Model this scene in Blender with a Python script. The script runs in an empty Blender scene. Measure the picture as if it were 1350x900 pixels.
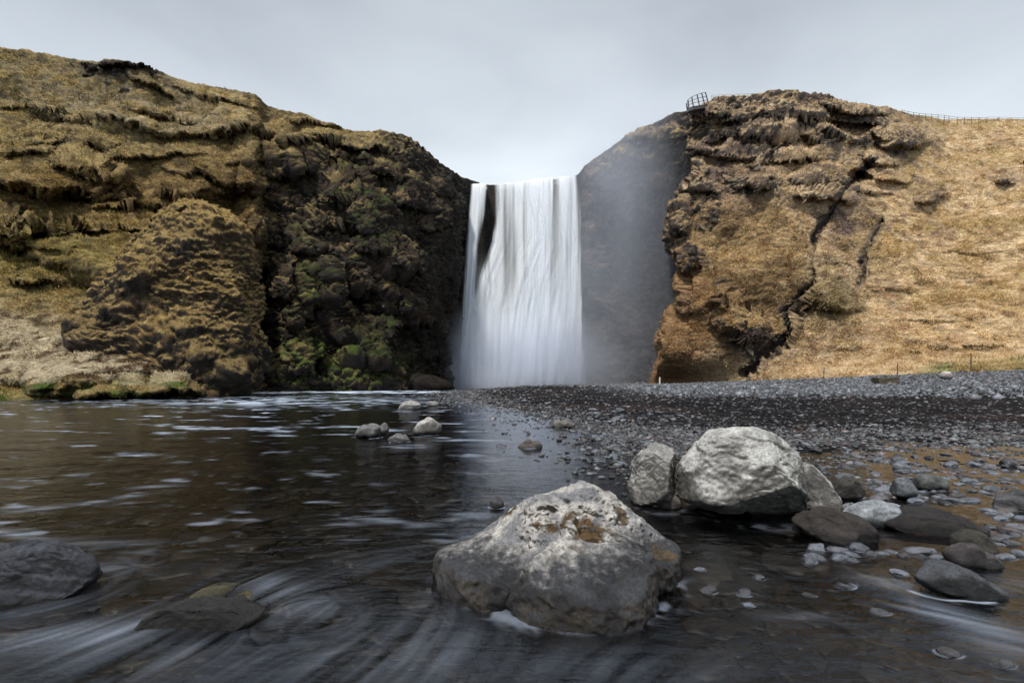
import bpy, bmesh, math, random
import numpy as np
from mathutils import Vector
random.seed(7); rng = np.random.default_rng(11)
sc = bpy.context.scene
COL = sc.collection

# ------------------------------------------------------------------ camera, sky, sun, exposure
H = 1.0; F = 600.0; CU = 675.0; HV = 508.0        # eye height, focal length in photo px, horizon row
cd = bpy.data.cameras.new('camera'); cam = bpy.data.objects.new('camera', cd); COL.objects.link(cam)
cam.location = (0, 0, H); cam.rotation_euler = (math.radians(90), 0, 0)
cd.sensor_width = 36; cd.lens = F / 1350 * 36; cd.shift_y = (HV - 450) / 1350
cd.clip_start = 0.05; cd.clip_end = 9000
sc.camera = cam

SUN_AZ, SUN_EL = -150.0, 60.0                      # degrees from +Y, positive to the right
sx = math.sin(math.radians(SUN_AZ)) * math.cos(math.radians(SUN_EL))
sy = math.cos(math.radians(SUN_AZ)) * math.cos(math.radians(SUN_EL))
sz = math.sin(math.radians(SUN_EL))
sl = bpy.data.lights.new('sun', 'SUN'); sl.energy = 3.3; sl.angle = math.radians(7); sl.color = (1.0, 0.93, 0.83)
so = bpy.data.objects.new('sun', sl); COL.objects.link(so)
so.rotation_euler = Vector((sx, sy, sz)).to_track_quat('Z', 'Y').to_euler()

w = bpy.data.worlds.new('World'); sc.world = w; w.use_nodes = True
nt = w.node_tree; nt.nodes.clear()
def N(nt, t, **k):
    n = nt.nodes.new(t)
    for a, b in k.items():
        if a.startswith('i_'):
            key = a[2:]
            key = int(key) if key.isdigit() else key.replace('_', ' ')
            n.inputs[key].default_value = b
        else: setattr(n, a, b)
    return n
def ramp(nt, stops, interp='LINEAR'):
    r = nt.nodes.new('ShaderNodeValToRGB'); cr = r.color_ramp; cr.interpolation = interp
    while len(cr.elements) < len(stops): cr.elements.new(0.5)
    for e, (p, c) in zip(cr.elements, stops):
        e.position = p; e.color = (*c, 1) if len(c) == 3 else c
    return r
L = nt.links.new
sky = N(nt, 'ShaderNodeTexSky', sky_type='NISHITA', sun_disc=False, sun_elevation=math.radians(SUN_EL),
        sun_rotation=math.radians(SUN_AZ), air_density=1.0, dust_density=2.0)
bg1 = N(nt, 'ShaderNodeBackground'); bg1.inputs[1].default_value = 0.07; L(sky.outputs[0], bg1.inputs[0])
tc = N(nt, 'ShaderNodeTexCoord'); sp = N(nt, 'ShaderNodeSeparateXYZ'); L(tc.outputs['Generated'], sp.inputs[0])
cg = ramp(nt, [(0.0, (.65, .70, .73)), (0.30, (.585, .635, .67)), (0.45, (.465, .51, .555)), (0.62, (.345, .38, .42)), (1.0, (.30, .335, .38))])
L(sp.outputs[2], cg.inputs[0])
mpg = N(nt, 'ShaderNodeMapping'); mpg.inputs['Scale'].default_value = (1.1, 1.1, 2.6); L(tc.outputs['Generated'], mpg.inputs[0])
cn = N(nt, 'ShaderNodeTexNoise', i_Scale=1.7, i_Detail=5.0, i_Roughness=.5, i_Distortion=.3); L(mpg.outputs[0], cn.inputs[0])
cr2 = ramp(nt, [(.3, (.84, .845, .855)), (.5, (1.0, 1.0, 1.0)), (.7, (1.14, 1.135, 1.12))]); L(cn.outputs[0], cr2.inputs[0])
mul = N(nt, 'ShaderNodeMix', data_type='RGBA', blend_type='MULTIPLY'); mul.inputs[0].default_value = 1
gd_ = N(nt, 'ShaderNodeVectorMath', operation='DOT_PRODUCT'); gd_.inputs[1].default_value = tuple(Vector((0.03, 1, .46)).normalized()); L(tc.outputs['Generated'], gd_.inputs[0])
gr_ = ramp(nt, [(.80, (1, 1, 1)), (.92, (1.04, 1.04, 1.04)), (1.0, (1.27, 1.265, 1.25))]); L(gd_.outputs['Value'], gr_.inputs[0])   # thin cloud with brighter light behind it
mg_ = N(nt, 'ShaderNodeMix', data_type='RGBA', blend_type='MULTIPLY'); mg_.inputs[0].default_value = 1; L(cg.outputs[0], mg_.inputs[6]); L(gr_.outputs[0], mg_.inputs[7])
L(mg_.outputs[2], mul.inputs[6]); L(cr2.outputs[0], mul.inputs[7])
bg2 = N(nt, 'ShaderNodeBackground'); bg2.inputs[1].default_value = 1.19; L(mul.outputs[2], bg2.inputs[0])
ms = N(nt, 'ShaderNodeMixShader'); ms.inputs[0].default_value = 0.9
L(bg1.outputs[0], ms.inputs[1]); L(bg2.outputs[0], ms.inputs[2])
wo = N(nt, 'ShaderNodeOutputWorld'); L(ms.outputs[0], wo.inputs[0])

vs = sc.view_settings; vs.view_transform = 'Standard'; vs.look = 'None'; vs.gamma = 1; vs.exposure = 0.35
sc.cycles.use_denoising = True; sc.cycles.max_bounces = 8; sc.cycles.transparent_max_bounces = 24
sc.cycles.volume_bounces = 3; sc.cycles.volume_step_rate = 2.0; sc.cycles.volume_max_steps = 64
sc.cycles.caustics_reflective = False; sc.cycles.caustics_refractive = False; sc.cycles.sample_clamp_indirect = 4

# ------------------------------------------------------------------ noise in numpy
_p = np.random.default_rng(3).permutation(256); _p = np.concatenate([_p, _p, _p]).astype(np.int64)
_g = np.random.default_rng(5).normal(size=(256, 3)); _g /= np.linalg.norm(_g, axis=1)[:, None]; _g *= 1.5
def perlin(x, y, z, seed=0):
    x = np.asarray(x, float) + seed * 17.31; y = np.asarray(y, float) + seed * 7.77; z = np.asarray(z, float) + seed * 3.13
    x, y, z = np.broadcast_arrays(x, y, z)
    xi = np.floor(x).astype(np.int64); yi = np.floor(y).astype(np.int64); zi = np.floor(z).astype(np.int64)
    xf, yf, zf = x - xi, y - yi, z - zi
    f = lambda t: t * t * t * (t * (t * 6 - 15) + 10)
    u, v, ww = f(xf), f(yf), f(zf)
    out = 0
    for i in (0, 1):
        for j in (0, 1):
            for k in (0, 1):
                h = _p[_p[_p[(xi + i) & 255] + ((yi + j) & 255)] + ((zi + k) & 255)]
                g = _g[h]
                d = g[..., 0] * (xf - i) + g[..., 1] * (yf - j) + g[..., 2] * (zf - k)
                out = out + d * (u if i else 1 - u) * (v if j else 1 - v) * (ww if k else 1 - ww)
    return out
def fbm(x, y, z, o=4, seed=0, r=.5):
    s = 0; a = 1
    for i in range(o):
        s = s + a * perlin(x * 2**i, y * 2**i, z * 2**i, seed + i); a *= r
    return s
def billow(x, y, z, o=3, seed=0):                   # rounded pillows with sharp creases, about 0..1
    s = 0; a = 1
    for i in range(o):
        s = s + a * np.abs(perlin(x * 2**i, y * 2**i, z * 2**i, seed + i)); a *= .5
    return s
def ridged(x, y, z, o=4, seed=0):
    s = 0; a = 1
    for i in range(o):
        s = s + a * (1 - 2 * np.abs(perlin(x * 2**i, y * 2**i, z * 2**i, seed + i))); a *= .5
    return s / 1.9
def ss(a, b, x):
    t = np.clip((x - a) / (b - a + 1e-9), 0, 1); return t * t * (3 - 2 * t)
def lerp(a, b, t): return a + (b - a) * t
def P(u, v, Y): return np.array([(u - CU) / F * Y, Y, H + (HV - v) / F * Y])
def G(u, v, z=0.0):                                 # point at height z seen at photo pixel u, v
    Y = (H - z) * F / (v - HV); return np.array([(u - CU) / F * Y, Y, z])

# ------------------------------------------------------------------ mesh and material helpers
def tag(o, label=None, cat=None, group=None, kind=None):
    if label: o['label'] = label
    if cat: o['category'] = cat
    if group: o['group'] = group
    if kind: o['kind'] = kind
    return o
def mesh_from(name, verts, faces, mat=None, parent=None, smooth=True, attrs=None):
    me = bpy.data.meshes.new(name)
    verts = np.asarray(verts, np.float32); faces = np.asarray(faces, np.int32)
    n = faces.shape[1]
    me.vertices.add(len(verts)); me.vertices.foreach_set('co', verts.ravel())
    me.loops.add(faces.size); me.loops.foreach_set('vertex_index', faces.ravel())
    me.polygons.add(len(faces)); me.polygons.foreach_set('loop_start', np.arange(0, faces.size, n, dtype=np.int32))
    me.update(calc_edges=True); me.validate()
    me.polygons.foreach_set('use_smooth', np.full(len(me.polygons), smooth))
    for k, a in (attrs or {}).items():
        a = np.asarray(a, np.float32)
        if a.ndim == 1:
            at = me.attributes.new(k, 'FLOAT', 'POINT'); at.data.foreach_set('value', a)
        else:
            at = me.attributes.new(k, 'FLOAT_COLOR', 'POINT')
            at.data.foreach_set('color', np.concatenate([a, np.ones((len(a), 1), np.float32)], 1).ravel())
    if mat: me.materials.append(mat)
    o = bpy.data.objects.new(name, me); COL.objects.link(o)
    if parent: o.parent = parent
    return o
def grid_faces(nr, nc, flip=False):
    i = np.arange(nr - 1)[:, None] * nc + np.arange(nc - 1)[None, :]
    f = np.stack([i, i + 1, i + nc + 1, i + nc], -1).reshape(-1, 4)
    return f[:, ::-1] if flip else f
def grid_normals(Pg):
    a = np.gradient(Pg, axis=0); b = np.gradient(Pg, axis=1)
    n = np.cross(b, a); return n / (np.linalg.norm(n, axis=-1, keepdims=True) + 1e-9)
_ico = {}
def ico(n):
    if n not in _ico:
        bm = bmesh.new(); bmesh.ops.create_icosphere(bm, subdivisions=n, radius=1)
        bm.verts.ensure_lookup_table()
        _ico[n] = (np.array([v.co[:] for v in bm.verts]), np.array([[v.index for v in f.verts] for f in bm.faces])); bm.free()
    return _ico[n]
def vnormals(V, Fc):
    fn = np.cross(V[Fc[:, 1]] - V[Fc[:, 0]], V[Fc[:, 2]] - V[Fc[:, 0]])
    n = np.zeros_like(V)
    for k in range(3): np.add.at(n, Fc[:, k], fn)
    return n / (np.linalg.norm(n, axis=1, keepdims=True) + 1e-12)

def mat(name):
    m = bpy.data.materials.new(name); m.use_nodes = True
    m.node_tree.nodes.clear(); return m, m.node_tree
def land_mat(name):
    m, t = mat(name); L = t.links.new
    at = N(t, 'ShaderNodeAttribute', attribute_name='col'); g = N(t, 'ShaderNodeNewGeometry')
    mp = N(t, 'ShaderNodeMapping'); mp.inputs['Scale'].default_value = (1, 1, 2.2); L(g.outputs['Position'], mp.inputs[0])
    n1 = N(t, 'ShaderNodeTexNoise', i_Scale=1.1, i_Detail=9.0, i_Roughness=.74, i_Distortion=.5); L(mp.outputs[0], n1.inputs[0])
    n2 = N(t, 'ShaderNodeTexNoise', i_Scale=4.5, i_Detail=5.0, i_Roughness=.75, i_Distortion=.3); L(mp.outputs[0], n2.inputs[0])
    r1 = ramp(t, [(.34, (.40, .38, .36)), (.5, (.95, .95, .95)), (.68, (1.65, 1.62, 1.55))]); L(n1.outputs[0], r1.inputs[0])
    r2 = ramp(t, [(.32, (.50, .48, .46)), (.68, (1.5, 1.5, 1.5))]); L(n2.outputs[0], r2.inputs[0])
    mx = N(t, 'ShaderNodeMix', data_type='RGBA', blend_type='MULTIPLY'); mx.inputs[0].default_value = 1; L(at.outputs[0], mx.inputs[6]); L(r1.outputs[0], mx.inputs[7])
    my = N(t, 'ShaderNodeMix', data_type='RGBA', blend_type='MULTIPLY'); my.inputs[0].default_value = 1; L(mx.outputs[2], my.inputs[6]); L(r2.outputs[0], my.inputs[7])
    b = N(t, 'ShaderNodeBsdfPrincipled'); L(my.outputs[2], b.inputs['Base Color']); b.inputs['Roughness'].default_value = .9; b.inputs['Specular IOR Level'].default_value = .25
    ad = N(t, 'ShaderNodeMath', operation='MULTIPLY_ADD'); L(n2.outputs[0], ad.inputs[0]); ad.inputs[1].default_value = .4; L(n1.outputs[0], ad.inputs[2])
    bp = N(t, 'ShaderNodeBump', i_Strength=1.0, i_Distance=.75); L(ad.outputs[0], bp.inputs['Height']); L(bp.outputs[0], b.inputs['Normal'])
    o = N(t, 'ShaderNodeOutputMaterial'); L(b.outputs[0], o.inputs[0]); return m
M_land = land_mat('matted_grass_and_basalt')

# ------------------------------------------------------------------ hills
C = lambda *a: np.array(a, float)
STRAW = C(.82, .635, .41); STRAW2 = C(.60, .445, .265); OLIVE = C(.43, .325, .145); OLIVE2 = C(.165, .135, .065)
MOSS = C(.30, .205, .08); MOSS2 = C(.15, .09, .032); GREEN = C(.075, .115, .02); ROCK = C(.040, .035, .032); ROCK2 = C(.075, .066, .062)
SCREE = C(.26, .19, .155); PALE = C(.58, .50, .35); BROWN = C(.13, .082, .045)
def mixc(a, b, t): return a + (b - a) * t[..., None]
def blob(U, V, u, v, ru, rv): return np.exp(-(((U - u) / ru)**2 + ((V - v) / rv)**2))
def seg_dist(U, V, pts):
    d = np.full(U.shape, 1e9)
    for (x0, y0), (x1, y1) in zip(pts[:-1], pts[1:]):
        dx, dy = x1 - x0, y1 - y0
        t = np.clip(((U - x0) * dx + (V - y0) * dy) / (dx * dx + dy * dy), 0, 1)
        d = np.minimum(d, np.hypot(U - x0 - t * dx, V - y0 - t * dy))
    return d
def ledges(U, V, Y, lst, boost=1.2):
    wu = 14 * fbm(U / 45, V / 45, 0, 3, 31); wv = 8 * fbm(U / 40, V / 40, 5, 3, 33)
    for (u, v, ru, rv, A, *rot) in lst:
        a = math.radians(rot[0] if rot else 0); du = U - u + wu * min(1, ru / 30); dv = V - v + wv * min(1, rv / 18)
        p = (du * math.cos(a) + dv * math.sin(a)) / ru; q = (-du * math.sin(a) + dv * math.cos(a))
        q = np.where(q > 0, q / (rv * .28), q / (rv * 1.25)) if A > 0 else np.where(q > 0, q / rv, q / (rv * .45))
        h = np.clip(1 - p * p - q * q, 0, 1)
        Y = Y - boost * A * np.sqrt(h) * (.6 + .4 * h)
    return Y
def rough_up(Pg, rock, moss_amp=1.0, big=1.0, rim=None):
    """real relief: folds, ledges, pillows and tufts pushed out along the surface normal"""
    x, y, z = Pg[..., 0], Pg[..., 1], Pg[..., 2]
    n = grid_normals(Pg); n = np.where((n[..., 1:2] > 0), -n, n)
    k = 1 if rim is None else rim
    wx = 1.6 * fbm(x / 5, y / 5, z / 5, 3, 21); wz = 1.3 * fbm(x / 6, y / 6, z / 4, 3, 25)
    d = big * (2.6 * fbm(x / 15, y / 15, z / 12, 3, 1) + (.9 - .85 * rock) * (billow((x + wx) / 5.0, (y + wx) / 5.0, (z + wz) / 3.2, 3, 40) - .45))
    d = d + rock * (1.25 * ridged((x + wx) / 6.5, (y + wx) / 6.5, (z + wz) / 5.5, 6, 60))
    st = (z + 2.2 * wz + .25 * x) / 3.1; fr = st - np.floor(st)
    d = d + rock * .8 * (fr**1.5 * ss(1, .86, fr) - .35) * ss(-.4, .3, fbm(x / 8, y / 8, z / 8, 2, 71))
    Pg = Pg + n * (d * k)[..., None]
    n = grid_normals(Pg); n = np.where((n[..., 1:2] > .2), -n, n)
    x, y, z = Pg[..., 0], Pg[..., 1], Pg[..., 2]; wx = .5 * fbm(x / 2, y / 2, z / 2, 2, 27)
    m = (1 - .93 * rock) * moss_amp
    d2 = m * (.55 * (billow((x + wx) / 2.3 + .12 * z, (y + wx) / 2.3, z / 1.0 + wx * .5, 3, 80) - .4) + .28 * (billow((x + wx) / .8, y / .8, z / .42, 2, 90) - .4) + .22 * fbm(x / .7, y / .7, z / .35, 3, 95))
    d2 = d2 + rock * (.62 * ridged((x + wx) / 2.1, y / 2.1, (z + wx) / 1.7, 5, 99) + .42 * fbm(x / .9, y / .9, z / .7, 3, 98) - .35 * ss(.15, .5, np.abs(perlin(x / 1.1, y / 1.1, z / 3.0, 97))))
    Pg = Pg + (n * .85 + C(0, 0, .25)) * (d2 * (.35 + .65 * k))[..., None]
    return Pg
def bend(c, xs): xs_, ys_ = zip(*c); return np.interp(xs, xs_, ys_)
def plateau_rows(Pg, steps=((1.5, .25), (5, .4), (14, .3), (40, -.5), (120, -3), (400, -10))):
    rim = Pg[-1]; ex = []
    for dy, dz in steps:
        r = rim.copy(); k = 1 + dy / np.maximum(rim[:, 1], 1); r[:, 0] *= k; r[:, 1] *= k; r[:, 2] += dz; ex.append(r)
    return np.concatenate([Pg, np.array(ex)], 0)
def smooth1(a, k=9):
    p = np.pad(a, (k, k), mode='edge'); ker = np.hanning(2 * k + 1); ker /= ker.sum(); return np.convolve(p, ker, 'valid')
def pad_rows(A, n):
    return np.concatenate([A] + [A[-1:]] * n, 0)

# --- hill on the left, from the grassy bank round to the dark gorge wall by the falls
def build_left():
    us = np.concatenate([np.linspace(-420, -20, 90, endpoint=False), np.linspace(-20, 632, 470)])
    vt = smooth1(bend([(-420, 56), (-100, 62), (0, 65), (60, 71), (100, 77), (150, 80), (200, 90), (215, 98), (250, 108), (300, 119), (335, 123), (352, 138), (375, 144), (405, 148),
                       (425, 160), (450, 167), (500, 172), (540, 184), (570, 205), (600, 226), (632, 241)], us), 5)
    vb = bend([(-420, 527), (0, 527), (250, 524), (300, 520), (345, 516), (450, 515.6), (540, 514.6), (600, 513.6), (632, 513)], us)
    Yb = F / (vb - HV); Yr = 59 * F / (HV - vt)
    t = np.concatenate([np.linspace(-.02, 1, 330)]); T, _ = np.meshgrid(t, us, indexing='ij')
    U = np.broadcast_to(us, T.shape); V = vb + (vt - vb) * T
    cl = ss(300, 400, U)
    fh = np.clip(T, -.02, 1); f_hill = .08 * ss(0, .05, fh) + .92 * np.sign(fh) * np.abs(fh)**.95
    f_cliff = .16 * ss(0, .13, T) + .84 * np.clip(T, 0, 1)**2.1
    f = lerp(f_hill, f_cliff, cl)
    Y = Yb + (Yr - Yb) * f
    Y = ledges(U, V, Y, [
        (160, 86, 62, 11, 2.2, 3), (200, 112, 34, 9, 1.8, 28), (285, 130, 60, 12, 1.6, 15), (70, 190, 100, 16, 1.8, 3), (250, 176, 90, 15, 2.2, 3), (130, 160, 110, 10, 1.2, 8),
        (285, 232, 85, 30, 3.6, 10), (200, 207, 80, 14, 2.0, -6), (60, 243, 105, 44, 6, 4), (20, 320, 90, 18, 2, 5), (385, 226, 42, 40, 4), (330, 290, 22, 75, 4.5, 4), (360, 178, 26, 16, 3), (425, 163, 44, 9, 2.5),
        (330, 215, 30, 22, 2.6), (450, 190, 50, 12, 3.5, 8), (505, 232, 45, 12, 3.5, 12), (540, 268, 45, 26, 4, 15), (575, 300, 26, 26, 3), (470, 300, 36, 40, 3.5), (440, 262, 30, 30, 3.0),
        (545, 355, 45, 24, 4), (500, 330, 40, 14, 3), (400, 330, 34, 26, 3.5), (430, 390, 30, 50, 4, -25), (400, 420, 24, 70, 3.5, -25), (370, 380, 26, 40, 3), (480, 478, 34, 32, 3.5), (385, 488, 60, 24, 2),
        (520, 480, 30, 40, 2.5), (60, 372, 60, 16, 1.4), (150, 350, 120, 70, 5.5, 10), (30, 455, 60, 14, .7), (110, 470, 55, 12, .6), (180, 490, 60, 10, .5), (-80, 300, 120, 40, 5), (-150, 420, 120, 30, 3),
        (455, 222, 30, 12, -3), (560, 450, 44, 60, -7), (605, 400, 26, 90, -3), (350, 420, 20, 70, -4), (468, 400, 22, 40, -5), (505, 400, 26, 30, -3), (430, 480, 14, 26, -3),
        (352, 400, 24, 110, -9), (300, 262, 60, 22, -3), (80, 300, 100, 10, -4, 3), (150, 508, 125, 62, 6.5), (60, 500, 90, 40, 3), (250, 514, 60, 22, 4), (110, 225, 60, 16, 3, 8), (245, 255, 55, 26, 4, 12), (170, 268, 60, 20, 3), (15, 200, 60, 14, 2.4), (310, 170, 34, 18, 3), (215, 150, 50, 9, 1.5, 10), (35, 140, 70, 8, 1.2, 5), (395, 190, 30, 14, 3), (490, 200, 34, 9, 2.4, 10),
        (350, 320, 22, 30, 3), (420, 300, 22, 30, 3), (530, 410, 34, 20, 3), (455, 440, 26, 40, 3), (585, 255, 22, 14, 2.5)])
    Y = Y - ss(330, 400, U) * ss(0, .06, T) * ss(1, .8, T) * 5.0 * (ridged((U - .45 * V) / 62, V / 260, 4, 3, 611) - .35) - ss(330, 250, U) * ss(.12, .3, T) * ss(1, .85, T) * 2.2 * fbm((U + .6 * V) / 120, V / 70, 9, 2, 613)
    U = U - ss(520, 632, us) * (4 + 26 * np.clip(1 - T, 0, 1)**.7); Y = Y + 14 * ss(618, 632, us)
    Pg = np.stack([(U - CU) / F * Y, Y, H + (HV - V) / F * Y], -1)
    rock = np.clip(ss(310, 390, U) * ss(170, 270, V + .35 * (U - 400)) * .95 + .3 * ss(320, 350, U) + blob(U, V, 160, 90, 60, 12) + .5 * blob(U, V, 200, 118, 40, 14) + .35 * blob(U, V, 290, 215, 90, 22), 0, 1)
    near = (.72 + .28 * ss(300, 400, U)) * ss(28, 60, Y) * (1 - .6 * ss(395, 530, V) * (1 - cl))
    rimk = 1 - .5 * ss(.93, 1, T)
    Pg = rough_up(Pg, rock, 1.0, 1.0, near * rimk)
    Pg = plateau_rows(Pg); R = 6
    U, V, rock, T = (pad_rows(a, R) for a in (U, V, rock, T))
    n = grid_normals(Pg); n = np.where(n[..., 1:2] > .3, -n, n); nz = n[..., 2]
    x, y, z = Pg[..., 0], Pg[..., 1], Pg[..., 2]
    n1 = fbm(x / 9, y / 9, z / 5, 4, 120); n2 = fbm(x / 2.2, y / 2.2, z / 1.1, 4, 130); n3 = fbm(x / 3, y / 3, z / 3, 3, 150)
    col = mixc(OLIVE, OLIVE2, ss(-.15, .35, n2 + .3 * n1))
    col = mixc(col, PALE * .8, (.65 * blob(U, V, 160, 125, 170, 45) + .4 * blob(U, V, 250, 165, 80, 20)) * ss(-.4, .3, n3))
    mo = np.clip(blob(U, V, 80, 250, 120, 38) + blob(U, V, 290, 250, 90, 60) + .8 * blob(U, V, 190, 310, 90, 60) + .6 * blob(U, V, 330, 300, 40, 90), 0, 1)
    col = mixc(col, mixc(MOSS, MOSS2, ss(-.2, .3, n2)), mo * .75)
    col = mixc(col, mixc(C(.36, .29, .09), C(.16, .13, .045), ss(-.2, .4, n2)), .8 * blob(U, V, 70, 335, 130, 42))
    col = mixc(col, C(.42, .30, .13), .6 * blob(U, V, 430, 165, 120, 16) * ss(-.3, .3, n2))
    low = ss(395, 440, V - .30 * (U - 60) + 25 * n1) * (1 - ss(260, 300, U)) + .6 * ss(450, 470, V) * (1 - ss(240, 290, U)); low = np.clip(low, 0, 1) 
    col = mixc(col, mixc(PALE, BROWN, ss(.0, .45, n2 + .25 * n1)), low)
    gr = ss(498, 508, V + 8 * n3) * (1 - ss(290, 330, U)); col = mixc(col, mixc(GREEN * 1.3, OLIVE * .9, ss(-.5, .2, n2)), gr)
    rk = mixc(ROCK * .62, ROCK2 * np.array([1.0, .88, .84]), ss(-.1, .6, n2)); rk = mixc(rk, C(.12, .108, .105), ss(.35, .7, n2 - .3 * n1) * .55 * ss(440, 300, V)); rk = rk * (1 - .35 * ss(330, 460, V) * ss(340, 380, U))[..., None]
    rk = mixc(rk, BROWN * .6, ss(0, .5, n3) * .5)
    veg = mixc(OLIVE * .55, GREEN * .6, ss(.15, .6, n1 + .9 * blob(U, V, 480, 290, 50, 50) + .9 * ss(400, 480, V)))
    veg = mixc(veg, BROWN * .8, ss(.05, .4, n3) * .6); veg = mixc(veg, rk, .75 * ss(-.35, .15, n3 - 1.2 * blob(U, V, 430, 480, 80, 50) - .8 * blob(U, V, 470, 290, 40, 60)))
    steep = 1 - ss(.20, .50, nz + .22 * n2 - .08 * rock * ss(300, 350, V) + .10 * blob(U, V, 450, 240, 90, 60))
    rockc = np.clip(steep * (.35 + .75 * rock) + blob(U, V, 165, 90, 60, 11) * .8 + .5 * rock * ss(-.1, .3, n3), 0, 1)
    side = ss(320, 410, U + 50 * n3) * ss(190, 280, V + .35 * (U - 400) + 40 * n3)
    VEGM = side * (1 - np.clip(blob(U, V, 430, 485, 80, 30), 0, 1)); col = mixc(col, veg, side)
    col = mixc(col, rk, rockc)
    g2 = 1.3 * blob(U, V, 420, 488, 85, 30) * ss(.05, .35, nz) * ss(-.35, .1, n3) + .6 * blob(U, V, 400, 400, 20, 70) * ss(.1, .4, nz) * ss(-.2, .2, n1)
    col = mixc(col, mixc(GREEN * 1.5, OLIVE * .6, ss(-.1, .6, n2)), np.clip(g2, 0, 1))
    wet = ss(540, 600, U) ; col = mixc(col, ROCK * .8, wet * .85)
    nr, nc = Pg.shape[:2]
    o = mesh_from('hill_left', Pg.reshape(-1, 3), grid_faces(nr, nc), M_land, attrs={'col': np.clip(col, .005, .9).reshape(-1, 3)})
    tag(o, kind='structure'); return Pg[:-R], col[:-R], np.clip(rockc + .62 * VEGM, 0, 1)[:-R], U[:-R], V[:-R]
LEFT = build_left()

# --- gorge wall behind the falls and the hollow wall to the right of them
def build_back():
    us = np.linspace(590, 965, 260)
    vt = smooth1(bend([(590, 238), (620, 243), (660, 244), (700, 239), (740, 236), (762, 231), (768, 222), (800, 200), (830, 178), (870, 160), (893, 149), (914, 146), (965, 140)], us), 3)
    Yr = 59 * F / (HV - vt) + np.interp(us, [590, 620, 765, 775], [4, 2.5, 2.5, 0])
    Yb = bend([(590, 134), (765, 134), (830, 128), (900, 118), (965, 112)], us)
    t = np.linspace(-.02, 1, 260); T, _ = np.meshgrid(t, us, indexing='ij'); U = np.broadcast_to(us, T.shape)
    V = 513 + (vt - 513) * T
    Y = Yb + (Yr - Yb) * ss(.2, 1.05, T)
    Y = ledges(U, V, Y, [(800, 245, 30, 20, 2), (840, 215, 30, 16, 2), (790, 300, 20, 40, 1.5), (835, 300, 24, 30, 2), (860, 250, 26, 18, 2.5), (880, 185, 26, 14, 2), (845, 185, 25, 10, 1.5), (690, 420, 80, 12, 3)])
    Pg = np.stack([(U - CU) / F * Y, Y, H + (HV - V) / F * Y], -1)
    rock = .3 + .65 * ss(770, 800, U) + 0 * T
    k = np.where(U < 770, .25, 1.0) * (1 - .6 * ss(.93, 1, T))
    Pg = plateau_rows(rough_up(Pg, rock, 1, 1, k)); R = 6
    U, V, T = (pad_rows(a, R) for a in (U, V, T))
    n = grid_normals(Pg); n = np.where(n[..., 1:2] > .3, -n, n); nz = n[..., 2]
    x, y, z = Pg[..., 0], Pg[..., 1], Pg[..., 2]; n2 = fbm(x / 2.2, y / 2.2, z / 1.2, 4, 130); n1 = fbm(x / 8, y / 8, z / 6, 3, 121)
    rk = mixc(ROCK * 1.3, C(.15, .125, .12), ss(-.2, .5, n2))
    veg = mixc(C(.22, .165, .13), OLIVE, ss(-.2, .3, n1))
    col = mixc(rk, veg, ss(.10, .5, nz + .3 * n2) * ss(420, 230, V) * ss(770, 800, U))
    col = mixc(col, ROCK * .9, (1 - ss(765, 772, U)))
    o = mesh_from('gorge_wall', Pg.reshape(-1, 3), grid_faces(*Pg.shape[:2]), M_land, attrs={'col': np.clip(col, .005, .9).reshape(-1, 3)})
    tag(o, kind='structure')
build_back()

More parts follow.
